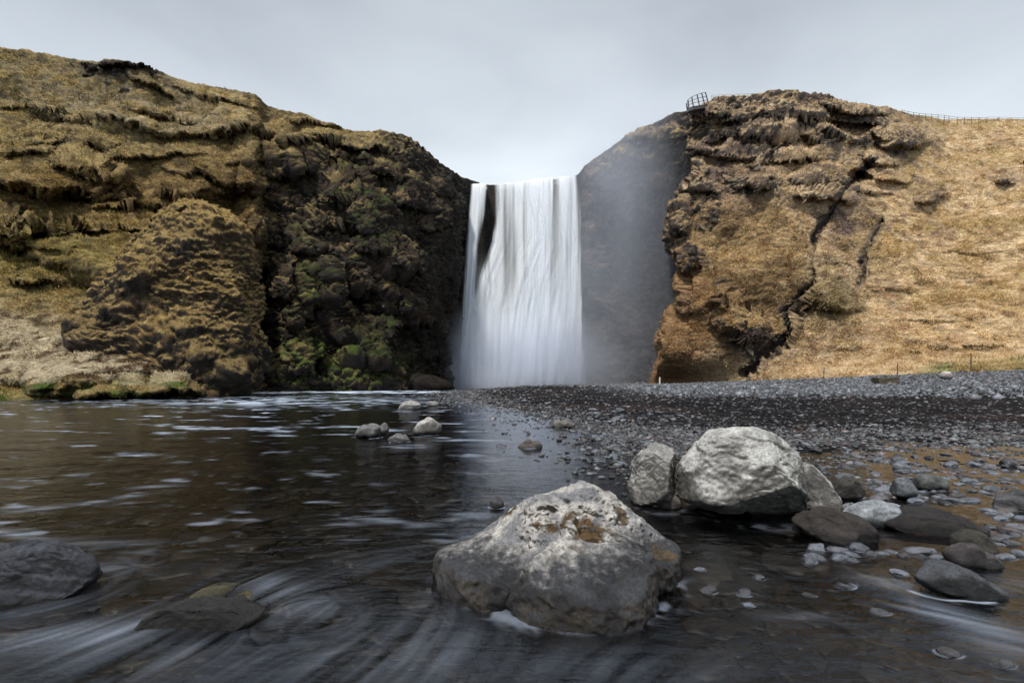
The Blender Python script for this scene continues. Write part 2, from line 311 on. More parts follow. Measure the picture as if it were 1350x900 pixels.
# --- hill on the right: rocky buttress at its left end, straw-coloured slope beyond
def build_right():
    S = np.concatenate([np.linspace(0, .06, 60, endpoint=False), np.linspace(.06, .52, 520, endpoint=False), np.linspace(.52, 1, 70)])
    t = np.linspace(-.06, 1, 330); T, Sg = np.meshgrid(t, S, indexing='ij')
    ub = np.linspace(850, 1900, 1000)
    vtf = lambda u: bend([(850, 154), (890, 151), (903, 148), (914, 146), (934, 137), (944, 131), (990, 128), (1015, 125), (1040, 124), (1090, 126), (1130, 137), (1180, 146), (1200, 151), (1250, 157), (1290, 157), (1350, 158), (1500, 165), (1900, 190)], u)
    vbf = lambda u: bend([(850, 507), (950, 503.5), (1000, 501), (1100, 498), (1200, 493), (1280, 488), (1350, 484), (1900, 455)], u)
    ybf = lambda u: bend([(850, 78), (950, 72), (1000, 68), (1100, 62), (1200, 57), (1280, 54), (1350, 52), (1900, 50)], u)
    v_ = 507 + (135 - 507) * T
    uL = bend([(120, 893), (200, 893), (228, 893), (262, 872), (300, 859), (325, 866), (343, 876), (380, 884), (405, 876), (427, 864), (470, 857), (497, 852), (520, 850)], v_) - 10 * ss(330, 480, v_) + 5 * fbm(v_ / 22, 0, 0, 3, 7)
    U = uL + (1900 - uL) * Sg
    V = vbf(U) + (vtf(U) - vbf(U)) * T
    Yb = ybf(U); Yr = 59 * F / (HV - vtf(U))
    Tc = np.clip(T, 0, 1)
    f = lerp(Tc**1.7, .1 * ss(0, .06, Tc) + .9 * Tc**1.05, ss(960, 1130, U)) + np.minimum(T, 0) * .3
    Y = Yb + (Yr - Yb) * f
    # round the left end back into the hollow
    s0 = np.clip(1 - Sg / .022, 0, 1); turn = s0**2 * 30 * (1 - .85 * ss(.5, .8, T))
    Y = Y - 5 * ss(0, .03, Sg) * (1 - ss(.05, .16, Sg)) * ss(0, .1, T) * (1 - ss(.6, .8, T))
    U = U + s0**2 * 22
    Y = ledges(U, V, Y, [
        (1118, 146, 46, 11, 3.2, 6), (1190, 192, 36, 24, 3.6), (1152, 178, 26, 8, 1.6, 20), (1165, 214, 26, 12, 2.6, 12), (1178, 236, 22, 10, 2.4), (1225, 264, 17, 13, 2.2), (1245, 258, 14, 5, 1), (1325, 241, 15, 8, 1.6), (1350, 215, 14, 5, 1.0),
        (1000, 214, 16, 16, 2.6), (990, 245, 30, 26, 3.5), (1048, 212, 36, 9, 2.2, -5), (1080, 262, 46, 12, 3.0, 8), (960, 160, 60, 16, 2.4, 5), (1010, 185, 40, 12, 2.2, 8), (925, 250, 24, 36, 3.6), (885, 300, 22, 40, 3.0), (905, 345, 22, 40, 2.0),
        (1096, 400, 44, 36, 2.4, 4), (970, 432, 46, 44, 2.6, 20), (930, 400, 40, 34, 1.6), (890, 460, 32, 40, 2), (1050, 160, 40, 12, 2), (930, 150, 34, 12, 2.2), (920, 200, 34, 14, 2), (970, 205, 30, 10, 1.8), (1150, 255, 30, 8, 1.4),
        (1060, 240, 24, 8, 1.5), (1300, 455, 30, 6, .6), (1240, 456, 14, 5, .6), (1210, 462, 10, 4, .5), (1120, 458, 18, 6, .5), (1100, 180, 44, 8, 1.0, 12), (1285, 330, 60, 8, .5), (1230, 420, 50, 8, .5), (1180, 380, 40, 9, .6),
        (1122, 166, 36, 14, -6, 4), (1132, 232, 22, 17, -5), (1058, 190, 20, 10, -3), (905, 225, 14, 14, -2.5), (950, 190, 30, 8, -1.6)])
    wob = 7 * fbm(U / 25, V / 25, 0, 3, 91)
    gd = seg_dist(U + wob, V, [(1150, 215), (1112, 250), (1088, 290), (1066, 335), (1068, 372), (1047, 410), (1040, 445), (1012, 466), (985, 492)])
    gd2 = seg_dist(U + wob * .6, V, [(1160, 292), (1143, 330), (1138, 352), (1134, 374)])
    gul = np.exp(-(gd / 6)**2); gul2 = np.exp(-(gd2 / 4.5)**2)
    Y = Y + 2.4 * gul + 1.5 * gul2 + turn
    Pg = np.stack([(U - CU) / F * Y, Y, H + (HV - V) / F * Y], -1)
    n0 = fbm(U / 60, V / 40, 2, 3, 77)
    rock = np.clip(.8 * ss(985, 890, U + 90 * n0 + .45 * (V - 300)) * ss(440, 330, V) + ss(225, 165, V + 50 * n0) * ss(1240, 1120, U) * .75 + gul + .7 * gul2
                   + .8 * blob(U, V, 1190, 188, 42, 24) + blob(U, V, 1225, 258, 17, 12) + blob(U, V, 1325, 238, 15, 8) + .6 * blob(U, V, 985, 440, 40, 30) + .6 * blob(U, V, 1085, 250, 60, 22)
                   + .5 * blob(U, V, 1000, 235, 30, 35), 0, 1)
    slope = ss(1080, 1180, U)
    k = (1 - .55 * slope) * (1 - .5 * ss(.93, 1, T)) * ss(-.05, .22, T)
    Pg = rough_up(Pg, rock * (.8 - .55 * gul), .85 - .2 * slope, .85, k * (1 - .5 * gul))
    Pg = plateau_rows(Pg); R = 6
    U, V, T, rock, gul, gul2, Sg = (pad_rows(a, R) for a in (U, V, T, rock, gul, gul2, Sg))
    n = grid_normals(Pg); n = np.where(n[..., 1:2] > .3, -n, n); nz = n[..., 2]
    x, y, z = Pg[..., 0], Pg[..., 1], Pg[..., 2]
    n1 = fbm(x / 10, y / 10, z / 6, 4, 121); n2 = fbm(x / 1.8, y / 1.8, z / .9, 4, 131); n3 = fbm(x / 3, y / 3, z / 3, 3, 151); n4 = fbm(x / .8, y / .8, z / .5, 3, 161)
    col = mixc(STRAW, STRAW2, ss(-.3, .4, n2 + .6 * n1 + .3 * n4)); col = mixc(col, C(.50, .36, .24), .5 * ss(.1, .5, fbm(x / 14, y / 14, z / 9, 3, 124)))
    col = mixc(col, OLIVE * 1.3, .5 * ss(.0, .5, n1 + .4 * n2) + .5 * blob(U, V, 1165, 320, 22, 40))
    col = mixc(col, SCREE * 1.1, .7 * ss(.1, .5, n3 + .3 * n1) * ss(1300, 1200, U) * ss(420, 300, V) + .7 * blob(U, V, 965, 230, 40, 60) + .5 * blob(U, V, 1110, 290, 26, 50))
    tr_ = fbm(x / 5 + .2 * z, y / 5, z / .8, 3, 171); col = mixc(col, C(.30, .21, .11), .55 * ss(.15, .5, tr_) * ss(.6, -.2, n1)); col = mixc(col, BROWN * 1.2, .55 * ss(.38, .6, fbm(x / 2.2, y / 2.2, z / 1.2, 3, 175)))
    but = ss(1080, 1020, U + 40 * n3)
    col = mixc(col, mixc(C(.54, .38, .18), C(.30, .19, .09), ss(-.2, .4, n1 + n2 * .6)), but * ss(250, 290, V) * .85)
    red = ss(970, 930, U + .35 * (430 - V) + 30 * n3) * ss(300, 350, V); col = mixc(col, C(.33, .19, .095), red * .75)
    col = mixc(col, STRAW * .85, ss(455, 475, V + 25 * n3) * .7 * ss(880, 960, U))
    d_ = blob(U, V, 1100, 400, 38, 30) + .5 * blob(U, V, 1145, 330, 12, 36); col = mixc(col, OLIVE2 * 1.4, np.clip(d_, 0, 1) * .9)
    rk = mixc(ROCK * 1.4, C(.11, .085, .075), ss(-.2, .5, n2 + .3 * n3)); rk = mixc(rk, SCREE * .6, ss(.2, .6, n3) * .5)
    steep = 1 - ss(.25, .55, nz + .25 * n2)
    rc = np.clip(rock * (.25 + .9 * steep) + .25 * rock * ss(0, .4, n3) + .3 * steep * (1 - ss(1080, 1180, U)) + .8 * gul * ss(-.5, .1, n2) + .5 * gul2, 0, 1)
    col = mixc(col, rk, rc)
    gb = ss(492, 484, HV - 0 * V + 0) * 0
    tt = ss(.05, .015, T) * ss(1180, 1260, U); col = mixc(col, mixc(OLIVE, GREEN * 1.6, ss(-.3, .3, n3)), tt * .8)
    o = mesh_from('hill_right', Pg.reshape(-1, 3), grid_faces(*Pg.shape[:2]), M_land, attrs={'col': np.clip(col, .005, .9).reshape(-1, 3)})
    tag(o, kind='structure'); return Pg[:-R], col[:-R], rc[:-R], U[:-R], V[:-R]
RIGHT = build_right()

# ------------------------------------------------------------------ rounded lumps from an outline
def lump(outline, Y, depth, nsub=6, zoff=0.0, yoff=0.0, power=.75):
    """closed body whose elevation follows an outline; real depth front to back"""
    o = np.array([P(u, v, Y) for u, v in outline]); c = o.mean(0)
    ang = np.arctan2(o[:, 2] - c[2], o[:, 0] - c[0]); rad = np.hypot(o[:, 0] - c[0], o[:, 2] - c[2])
    i = np.argsort(ang); ang, rad = ang[i], rad[i]
    ang = np.concatenate([ang[-1:] - 2 * np.pi, ang, ang[:1] + 2 * np.pi]); rad = np.concatenate([rad[-1:], rad, rad[:1]])
    V, Fc = ico(nsub); a = np.arctan2(V[:, 2], V[:, 0]); s = np.hypot(V[:, 0], V[:, 2])
    Rr = np.interp(a, ang, rad) * s**power
    Q = np.stack([c[0] + Rr * np.cos(a), Y + depth * V[:, 1] + yoff, c[2] + Rr * np.sin(a) + zoff], 1)
    return Q, Fc, c

def cuts(Q, c, ext, planes):
    q = (Q - c) / ext
    for nx, ny, nz, d in planes:
        n = C(nx, ny, nz); n /= np.linalg.norm(n); e = q @ n - d; q = q - np.outer(np.maximum(e, 0) * .93, n)
    return c + q * ext
# mossy crag standing in front of the left hill
CRAG = []
def build_crag():
    out = [(112, 405), (118, 385), (132, 362), (140, 335), (160, 308), (190, 283), (222, 264), (250, 256), (272, 268), (286, 290), (292, 325), (298, 350), (308, 385), (320, 430), (320, 470), (318, 500), (308, 524), (280, 545),
           (250, 540), (210, 515), (160, 480), (118, 440)]
    Q, Fc, c = lump(out, 42.5, 7.0, 7, power=.66)
    Q = cuts(Q, c, (Q.max(0) - Q.min(0)) / 2, [(-.45, -.85, .3, .70), (.55, -.8, .1, .66), (0, -.9, .45, .74), (.1, -1, -.35, .70), (-.8, -.3, .5, .8), (.9, -.3, .2, .8)])
    lean = np.clip((Q[:, 2] - 2) / 16, 0, 1); Q[:, 1] += 2.5 * lean
    n = vnormals(Q, Fc); x, y, z = Q.T
    dark = np.clip(blob(x, z, c[0] - 5.0, 5.0, 3.0, 4.6) + blob(x, z, c[0] + 5.0, 2.5, 3.6, 3.6) + .6 * blob(x, z, c[0] + 2, 13.5, 1.6, 1.2) + .5 * blob(x, z, c[0] - 2.5, 9.5, 2, 1.4), 0, 1)
    d = 1.1 * fbm(x / 6, y / 6, z / 5, 3, 201) + .5 * (billow(x / 2.6, y / 2.6, z / 1.5, 3, 210) - .4) + dark * .9 * ridged(x / 2.2, y / 2.2, z / 1.9, 5, 220)
    Q = Q + n * d[:, None]; n = vnormals(Q, Fc); x, y, z = Q.T; wx = .4 * fbm(x, y, z, 2, 203)
    d = (1 - .7 * dark) * (.50 * (billow((x + wx) / 1.35 + .3 * z, y / 1.35, z / .55 + wx, 3, 230) - .4) + .22 * fbm(x / .4, y / .4, z / .25, 3, 240)) + dark * (.25 * ridged(x / .9, y / .9, z / .9, 4, 245) + .15 * fbm(x / .4, y / .4, z / .4, 3, 247))
    Q = Q + (n * .9 + C(0, 0, .3)) * d[:, None]; n = vnormals(Q, Fc); x, y, z = Q.T
    n2 = fbm(x / 1.5, y / 1.5, z / .8, 4, 250); n3 = fbm(x / 4, y / 4, z / 4, 3, 255)
    col = mixc(MOSS * 1.2, MOSS2 * 1.2, ss(-.2, .5, n2)); col = mixc(col, C(.56, .42, .18), ss(.12, .6, n[:, 2]) * .75)  # up-facing moss turned paler gold, a highlight put into the colour
    col = mixc(col, OLIVE * 1.1, blob(x, z, c[0] - 4, 14.5, 5, 3.0) * .8 * ss(-.3, .2, n3))
    st = 1 - ss(-.02, .38, n[:, 2] + .25 * n2); rc = np.clip(st * .85 + dark * (.4 + .5 * st), 0, 1)
    col = mixc(col, mixc(ROCK, C(.07, .055, .048), ss(-.2, .4, n3 + n2)), rc)
    CRAG.extend([Q, n, col, rc])
    o = mesh_from('mossy_crag', Q, Fc, M_land, attrs={'col': np.clip(col, .005, .9)})
    tag(o, 'tall crag covered in orange-brown moss at the water edge before the left hill', 'crag')
build_crag()

# dark low boulder at the foot of the falls, left side
M_rockdark = None
# ------------------------------------------------------------------ ground: river bed, shingle, gravel bar
SH = [(1.0, 5.2), (2.3, 3.9), (2.65, 3.1), (2.8, 2.75), (3.3, 2.75), (4.3, 3.0), (5.3, 2.9), (6.5, 2.4), (8.9, 2.2), (12.8, 1.6), (17, .3), (22, -1.2), (35, -4.0), (60, -7.0), (140, -10)]
def shore(y): a, b = zip(*SH); return np.interp(y, a, b)
def ground_z(x, y, detail=True):
    d = x - shore(y)
    s = np.clip(y, 1, 60)
    under = -.02 - .30 * ss(0, 1.8 + .05 * s, -d) - .25 * ss(2, 9, -d) 
    rise = lerp(.012, .022, ss(6, 14, y)) * np.clip(d, 0, 60)
    bar = .05 * ss(8, 11, y) * ss(0, 1.5 + .05 * s, d) + .42 * ss(12, 60, y) * ss(0, 6 + .1 * s, d)
    right = 2.0 * ss(18, 52, x) * ss(16, 58, y) + 1.2 * ss(20, 50, x + .6 * (y - 60)) * ss(30, 60, y)
    T_ = np.interp(x, [-20, 0, 23, 33, 44, 58, 90], [.35, .7, 1.05, 1.42, 1.92, 2.9, 4.8]); lift = T_ * ss(9, 62, y) * ss(0, 5 + .12 * s, d)
    z = np.where(d < 0, under, -.025 + .030 * ss(5.0, 8.5, y) * ss(0, 1.2, d) + .07 * ss(9, 13, y) * ss(0, 1.5, d) + lift)
    z = z + .035 * fbm(x / 1.2, y / 1.6, 0, 3, 300) * ss(-.6, .6, d) * (1 - .3 * ss(8, 12, y))
    z = z + .05 * fbm(x / 5, y / 5, 0, 3, 305) * ss(7, 14, y) * ss(0, 3, d)
    if detail:
        z = z + .03 * (billow(x / .35, y / .28, 0, 2, 310) - .4) * ss(60, 8, y)
    # left bank rises into the hill
    z = z + .5 * ss(33, 45, y) * ss(-19, -30, x)
    return z
def build_ground():
    ys = np.concatenate([np.array([-60, -30, -12, -5, -1, 0.2]), np.geomspace(.7, 90, 460), np.array([110, 140, 200, 350, 800, 2000, 6000])])
    a = np.concatenate([np.linspace(-6, -1.6, 30, endpoint=False), np.linspace(-1.6, 1.6, 520), np.linspace(1.6, 6, 31)[1:]])
    A, Yg = np.meshgrid(a, ys); X = A * np.where(Yg < .7, .7 + (.7 - Yg) * .6, Yg)
    Z = ground_z(X, Yg); Z = np.where(Yg > 100, np.where(Yg > 190, 30 * ss(190, 400, Yg) * 0 - 1.0, Z), Z)
    far = ss(9, 13, Yg) * ss(0, 1.5, X - shore(Yg))
    n1 = fbm(X / .9, Yg / .9, 0, 4, 320); n2 = fbm(X / 6, Yg / 6, 0, 3, 325); d = X - shore(Yg)
    col = mixc(C(.007, .007, .0085), C(.017, .0155, .0165), ss(-.3, .5, n1))
    bed = mixc(C(.008, .006, .0045), C(.016, .012, .009), ss(-.3, .4, n1 + n2)); col = mixc(bed, col, ss(-.3, .5, d))
    rd = ss(.1, .5, n2) * far; col = mixc(col, C(.028, .020, .018), rd * .6)
    strip = ss(22, 34, Yg + 3 * n2 - .15 * X) * ss(4, 12, X); col = mixc(col, C(.05, .053, .06), strip * .8 * ss(-.5, .3, n1))
    gl = ss(-16, -22, X) * ss(31, 34, Yg); col = mixc(col, GREEN * .7, gl)
    o = mesh_from('ground', np.stack([X, Yg, Z], -1).reshape(-1, 3), grid_faces(len(ys), len(a)), M_gravel, attrs={'col': np.clip(col, .004, .9).reshape(-1, 3)})
    tag(o, kind='structure')
def gravel_mat():
    m, t = mat('black_gravel'); L = t.links.new
    at = N(t, 'ShaderNodeAttribute', attribute_name='col'); g = N(t, 'ShaderNodeNewGeometry')
    vo = N(t, 'ShaderNodeTexVoronoi', i_Scale=16.0); L(g.outputs['Position'], vo.inputs['Vector'])
    r1 = ramp(t, [(0, (.45,) * 3), (.75, (1.3,) * 3), (1, (3.2, 3.3, 3.5))]); sp = N(t, 'ShaderNodeSeparateColor'); L(vo.outputs['Color'], sp.inputs[0]); L(sp.outputs[0], r1.inputs[0])
    mx = N(t, 'ShaderNodeMix', data_type='RGBA', blend_type='MULTIPLY'); mx.inputs[0].default_value = 1
    L(at.outputs[0], mx.inputs[6]); L(r1.outputs[0], mx.inputs[7])
    b = N(t, 'ShaderNodeBsdfPrincipled', i_Roughness=.95); L(mx.outputs[2], b.inputs['Base Color']); b.inputs['Specular IOR Level'].default_value = .05
    bp = N(t, 'ShaderNodeBump', i_Strength=1.0, i_Distance=.05, invert=True); L(vo.outputs['Distance'], bp.inputs['Height']); L(bp.outputs[0], b.inputs['Normal'])
    o = N(t, 'ShaderNodeOutputMaterial'); L(b.outputs[0], o.inputs[0]); return m
M_gravel = gravel_mat()
build_ground()

# ------------------------------------------------------------------ stones and boulders
def stone_mat(name, rough=.55, bump=.006, sc=1.0, coord='Object', rand=False, spec=.4):
    m, t = mat(name); L = t.links.new
    tc = N(t, 'ShaderNodeTexCoord'); at = N(t, 'ShaderNodeAttribute', attribute_name='col')
    src = tc.outputs['Object']
    n1 = N(t, 'ShaderNodeTexNoise', i_Scale=9.0 * sc, i_Detail=9.0, i_Roughness=.72); L(src, n1.inputs[0])
    n2 = N(t, 'ShaderNodeTexNoise', i_Scale=70.0 * sc, i_Detail=6.0, i_Roughness=.8); L(src, n2.inputs[0])
    r1 = ramp(t, [(.32, (.55,) * 3), (.68, (1.4,) * 3)]); L(n1.outputs[0], r1.inputs[0])
    r2 = ramp(t, [(.36, (.52,) * 3), (.5, (1,) * 3), (.64, (1.4,) * 3)]); L(n2.outputs[0], r2.inputs[0])
    a = N(t, 'ShaderNodeMix', data_type='RGBA', blend_type='MULTIPLY'); a.inputs[0].default_value = 1; L(at.outputs[0], a.inputs[6]); L(r1.outputs[0], a.inputs[7])
    b_ = N(t, 'ShaderNodeMix', data_type='RGBA', blend_type='MULTIPLY'); b_.inputs[0].default_value = 1; L(a.outputs[2], b_.inputs[6]); L(r2.outputs[0], b_.inputs[7])
    last = b_.outputs[2]
    if rand:
        oi = N(t, 'ShaderNodeObjectInfo'); rr = ramp(t, [(0, (.45, .43, .45)), (.5, (.9, .93, 1.0)), (.8, (1.7, 1.85, 2.1)), (1, (1.1, .85, .75))]); L(oi.outputs['Random'], rr.inputs[0])
        c_ = N(t, 'ShaderNodeMix', data_type='RGBA', blend_type='MULTIPLY'); c_.inputs[0].default_value = 1; L(last, c_.inputs[6]); L(rr.outputs[0], c_.inputs[7]); last = c_.outputs[2]
    b = N(t, 'ShaderNodeBsdfPrincipled'); L(last, b.inputs['Base Color']); b.inputs['Specular IOR Level'].default_value = spec
    wt = N(t, 'ShaderNodeAttribute', attribute_name='wet')
    mr = N(t, 'ShaderNodeMapRange', i_To_Min=rough, i_To_Max=.22); L(wt.outputs['Fac'], mr.inputs[0]); L(mr.outputs[0], b.inputs['Roughness'])
    ad = N(t, 'ShaderNodeMath', operation='MULTIPLY_ADD'); L(n2.outputs[0], ad.inputs[0]); ad.inputs[1].default_value = .35; L(n1.outputs[0], ad.inputs[2])
    bp = N(t, 'ShaderNodeBump', i_Strength=.9, i_Distance=bump); L(ad.outputs[0], bp.inputs['Height']); L(bp.outputs[0], b.inputs['Normal'])
    o = N(t, 'ShaderNodeOutputMaterial'); L(b.outputs[0], o.inputs[0]); return m
M_boulder = stone_mat('dry_pale_basalt', .75, .030)
M_far = stone_mat('far_dark_rock', .95, .05, .05, spec=.03)
M_cobble = stone_mat('wet_cobble', .32, .010, .5, rand=True, spec=.6)
M_small = stone_mat('wet_pebbles', .45, .006, .6, spec=.42)
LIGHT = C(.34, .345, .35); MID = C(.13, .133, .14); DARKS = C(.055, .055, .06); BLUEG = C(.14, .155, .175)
RIMS = []                                           # where water curls white around a stone: x, y, half width, half depth, turn, strength

def finish_rock(name, Q, Fc, label, cat, top, side, m, size, seed, wetline=.05, moss=None, amp=1.0, strata=0.0, group=None, veins=0.0, tint=None):
    n = vnormals(Q, Fc); s = size; x, y, z = Q.T
    def plates(f, sd, k=3.0):
        q = k * fbm(x / s * f + .35 * z / s * f, y / s * f, z / s * f * 1.3, 3, sd); fl = np.floor(q); return (fl + ss(.84, 1, q - fl)) / k
    d = .02 * s * fbm(x / s * 2.2, y / s * 2.2, z / s * 2.2, 3, seed) + .030 * s * plates(1.3, seed + 3, 2.2) + .012 * s * plates(4.0, seed + 7, 1.6) + .010 * s * ridged(x / s * 3.2, y / s * 3.2, z / s * 3.6, 3, seed + 15) + .008 * s * ridged(x / s * 14, y / s * 14, z / s * 16, 3, seed + 5) + .006 * s * fbm(x / s * 30, y / s * 30, z / s * 34, 3, seed + 9)
    if strata: 
        f = (z + .25 * x + .04 * s * fbm(x / s * 3, y / s * 3, z / s * 3, 2, seed + 2)) / (s * .10); fr = f - np.floor(f); d = d + strata * .03 * s * (fr - .5)
    Q = Q + n * (amp * d)[:, None]; n = vnormals(Q, Fc); x, y, z = Q.T
    n1 = fbm(x / s * 4, y / s * 4, z / s * 4, 4, seed + 20); n2 = fbm(x / s * 14, y / s * 14, z / s * 14, 3, seed + 30)
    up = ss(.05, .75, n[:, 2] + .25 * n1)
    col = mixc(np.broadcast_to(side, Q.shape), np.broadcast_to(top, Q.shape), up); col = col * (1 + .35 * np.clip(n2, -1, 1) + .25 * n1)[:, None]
    if veins:
        rv = ridged(x / s * 2.1, y / s * 2.1, z / s * 2.1, 2, seed + 40); col = mixc(col, np.broadcast_to(top * 1.25, Q.shape), veins * ss(.80, .96, rv))
    if tint is not None: col = tint(Q, n, col)
    wet = ss(wetline * 1.6, wetline * .5, z + .02 * n1); col = mixc(col, col * .38, wet)
    if moss is not None:
        for (mx_, my_, mz_, r, k) in moss:
            dd = np.sqrt((x - mx_)**2 + (y - my_)**2 + (z - mz_)**2) / r
            mk = k * ss(1.15, .55, dd + .45 * n1 + .35 * n2); mcol = mixc(np.broadcast_to(C(.13, .075, .018), Q.shape), np.broadcast_to(C(.055, .034, .014), Q.shape), ss(-.3, .3, n2)); col = mixc(col, mcol, np.clip(mk, 0, 1))
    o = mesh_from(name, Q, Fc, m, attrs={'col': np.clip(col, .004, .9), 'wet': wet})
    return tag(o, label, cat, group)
def rand_planes(r, k, lo=.62, hi=.9):
    v = r.normal(size=(k, 3)); v[:, 2] = np.abs(v[:, 2]) * .8; v /= np.linalg.norm(v, axis=1)[:, None]
    return [(*a, r.uniform(lo, hi)) for a in v]
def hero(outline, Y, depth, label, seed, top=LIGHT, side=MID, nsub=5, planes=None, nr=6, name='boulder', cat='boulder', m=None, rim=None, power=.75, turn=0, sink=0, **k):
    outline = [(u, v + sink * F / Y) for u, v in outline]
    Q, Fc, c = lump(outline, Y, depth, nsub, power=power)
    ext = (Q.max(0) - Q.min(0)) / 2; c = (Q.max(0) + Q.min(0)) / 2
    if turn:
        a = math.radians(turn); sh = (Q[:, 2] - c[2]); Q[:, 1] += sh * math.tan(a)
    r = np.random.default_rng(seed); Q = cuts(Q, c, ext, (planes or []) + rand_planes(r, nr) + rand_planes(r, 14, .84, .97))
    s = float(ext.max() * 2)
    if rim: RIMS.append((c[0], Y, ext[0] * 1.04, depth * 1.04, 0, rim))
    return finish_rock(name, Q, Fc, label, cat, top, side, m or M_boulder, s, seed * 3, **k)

# the big wide boulder in the foreground: a flat shoulder all round, one blunt peak, undercut wet sides
def front_boulder():
    foot = [G(u, v)[:2] for u, v in [(578, 768), (584, 782), (603, 796), (640, 804), (668, 800), (678, 806), (688, 815), (735, 829), (800, 834), (838, 828), (861, 806), (858, 786), (884, 772), (893, 745)]]
    foot += [C(.95, 2.72), C(.86, 3.0), C(.6, 3.2), (C(.2, 3.2)), C(-.12, 3.0), C(-.33, 2.75), C(-.42, 2.5)]
    foot = np.array(foot); c = C(.27, 2.42)
    def W(u, v, z): return G(u, v, z)
    ctrl = [W(595, 716, .125), W(640, 695, .17), W(664, 682, .25), W(690, 662, .31), W(722, 652, .37), W(765, 641, .43), W(800, 660, .375), W(850, 700, .215), W(880, 724, .13), W(740, 694, .27), W(765, 706, .245), W(755, 675, .36),
            W(700, 740, .19), W(620, 740, .145), W(590, 742, .12), W(640, 765, .12), W(668, 770, .10), W(700, 768, .145), W(760, 775, .14), W(840, 785, .11), W(800, 730, .235), W(850, 735, .20), W(866, 752, .07), W(878, 735, .15), W(730, 750, .18),
            W(690, 706, .215), W(650, 718, .165), W(810, 696, .27), W(720, 722, .205), (.6, 2.95, .2), (.25, 2.98, .24), (-.1, 2.82, .13), (.8, 2.8, .12), (-.3, 2.6, .1), W(712, 668, .345), W(780, 752, .18), W(672, 790, .03)]
    ctrl = np.array([list(p) for p in ctrl], float)
    def tps(r): return np.where(r > 0, r * r * np.log(r + 1e-9), 0)
    n = len(ctrl); K = tps(np.hypot(ctrl[:, None, 0] - ctrl[None, :, 0], ctrl[:, None, 1] - ctrl[None, :, 1])) + np.eye(n) * 1e-3
    Pm = np.c_[np.ones(n), ctrl[:, :2]]; A = np.block([[K, Pm], [Pm.T, np.zeros((3, 3))]]); sol = np.linalg.solve(A, np.r_[ctrl[:, 2], 0, 0, 0])
    def top(x, y): 
        return (tps(np.hypot(x[..., None] - ctrl[:, 0], y[..., None] - ctrl[:, 1])) @ sol[:n]) + sol[n] + sol[n + 1] * x + sol[n + 2] * y
    na, nr = 420, 190
    th = np.linspace(-np.pi, np.pi, na, endpoint=False)
    fa = np.arctan2(foot[:, 1] - c[1], foot[:, 0] - c[0]); fr = np.hypot(*(foot - c).T); i = np.argsort(fa); fa, fr = fa[i], fr[i]
    R = np.interp(th, np.r_[fa[-1] - 2 * np.pi, fa, fa[0] + 2 * np.pi], np.r_[fr[-1], fr, fr[0]])
    R = R * (1 + .018 * fbm(np.cos(th) * 4, np.sin(th) * 4, 0, 3, 601))
    rho = np.linspace(0, 1, nr); RH, TH = np.meshgrid(rho, th, indexing='ij')
    q = np.clip((RH - .84) / .16, 0, 1); inr = np.where(RH < .84, RH / .84 * .955, .955 + .045 * np.sin(q * np.pi / 2)**.8)
    inr = inr - .05 * ss(.75, 1, q)
    X = c[0] + inr * R * np.cos(TH); Y = c[1] + inr * R * np.sin(TH)
    Z = top(X, Y); Zd = np.where(q > 0, lerp(Z, -.14, q**1.25), Z)
    s = .02; Zd = Zd - .035 * ss(.78, .97, inr) * (q <= 0) * 0
    Q = np.stack([X, Y, Zd], -1).reshape(-1, 3)
    f = []; idx = lambda a, b: a * na + b % na
    ii, jj = np.meshgrid(np.arange(nr - 1), np.arange(na), indexing='ij'); j2 = (jj + 1) % na
    Fq = np.stack([ii * na + jj, (ii + 1) * na + jj, (ii + 1) * na + j2, ii * na + j2], -1).reshape(-1, 4)
    Ft = np.concatenate([Fq[:, [0, 1, 2]], Fq[:, [0, 2, 3]]]); Ft = Ft[(Ft[:, 0] >= 0)]
    n_ = vnormals(Q, Ft); n_[:na] = C(0, 0, 1); n_[np.linalg.norm(n_, axis=1) < .1] = C(0, 0, 1)
    x, y, z = Q.T; rad = ss(0, .08, RH.ravel())
    def plates(f, sd, k=3.0):
        q = k * fbm(x * f + .4 * z * f, y * f, z * f, 3, sd); fl = np.floor(q); return (fl + ss(.7, 1, q - fl)) / k
    d = .012 * fbm(x * 5, y * 5, z * 6, 3, 610) + .016 * plates(2.6, 611) + .012 * plates(8, 612, 2.5) + .006 * ridged(x * 22, y * 22, z * 22, 4, 615) + .004 * fbm(x * 45, y * 45, z * 45, 3, 620)
    side = ss(.55, .1, n_[:, 2]); d = d + side * (.022 * ridged(x * 13, y * 13, z * 16, 3, 630))
    pk = np.exp(-(np.hypot(x - .35, y - 2.42) / .36)**2); d = d - .035 * np.exp(-(np.hypot((x - .24) / .05, (y - 2.33) / .10))**2) - .03 * np.exp(-(np.hypot((x - .37) / .06, (y - 2.30) / .10))**2) + .02 * np.exp(-(np.hypot((x - .30 - .3 * (y - 2.3)) / .03, (y - 2.33) / .12))**2)
    d = d + pk * .038 * ridged(x * 7 + 3 * z, y * 7, z * 9, 3, 640)
    Q = Q + n_ * (d * rad)[:, None]; n_ = vnormals(Q, Ft); n_[:na] = C(0, 0, 1)
    x, y, z = Q.T; n1 = fbm(x * 6, y * 6, z * 6, 4, 650); n2 = fbm(x * 26, y * 26, z * 26, 3, 655); n3 = fbm(x * 2.2, y * 2.2, z * 3, 2, 657)
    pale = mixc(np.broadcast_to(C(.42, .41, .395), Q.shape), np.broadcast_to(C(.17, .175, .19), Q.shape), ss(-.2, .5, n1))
    grey = mixc(np.broadcast_to(C(.038, .041, .049), Q.shape), np.broadcast_to(C(.020, .0215, .026), Q.shape), ss(-.3, .3, n1))
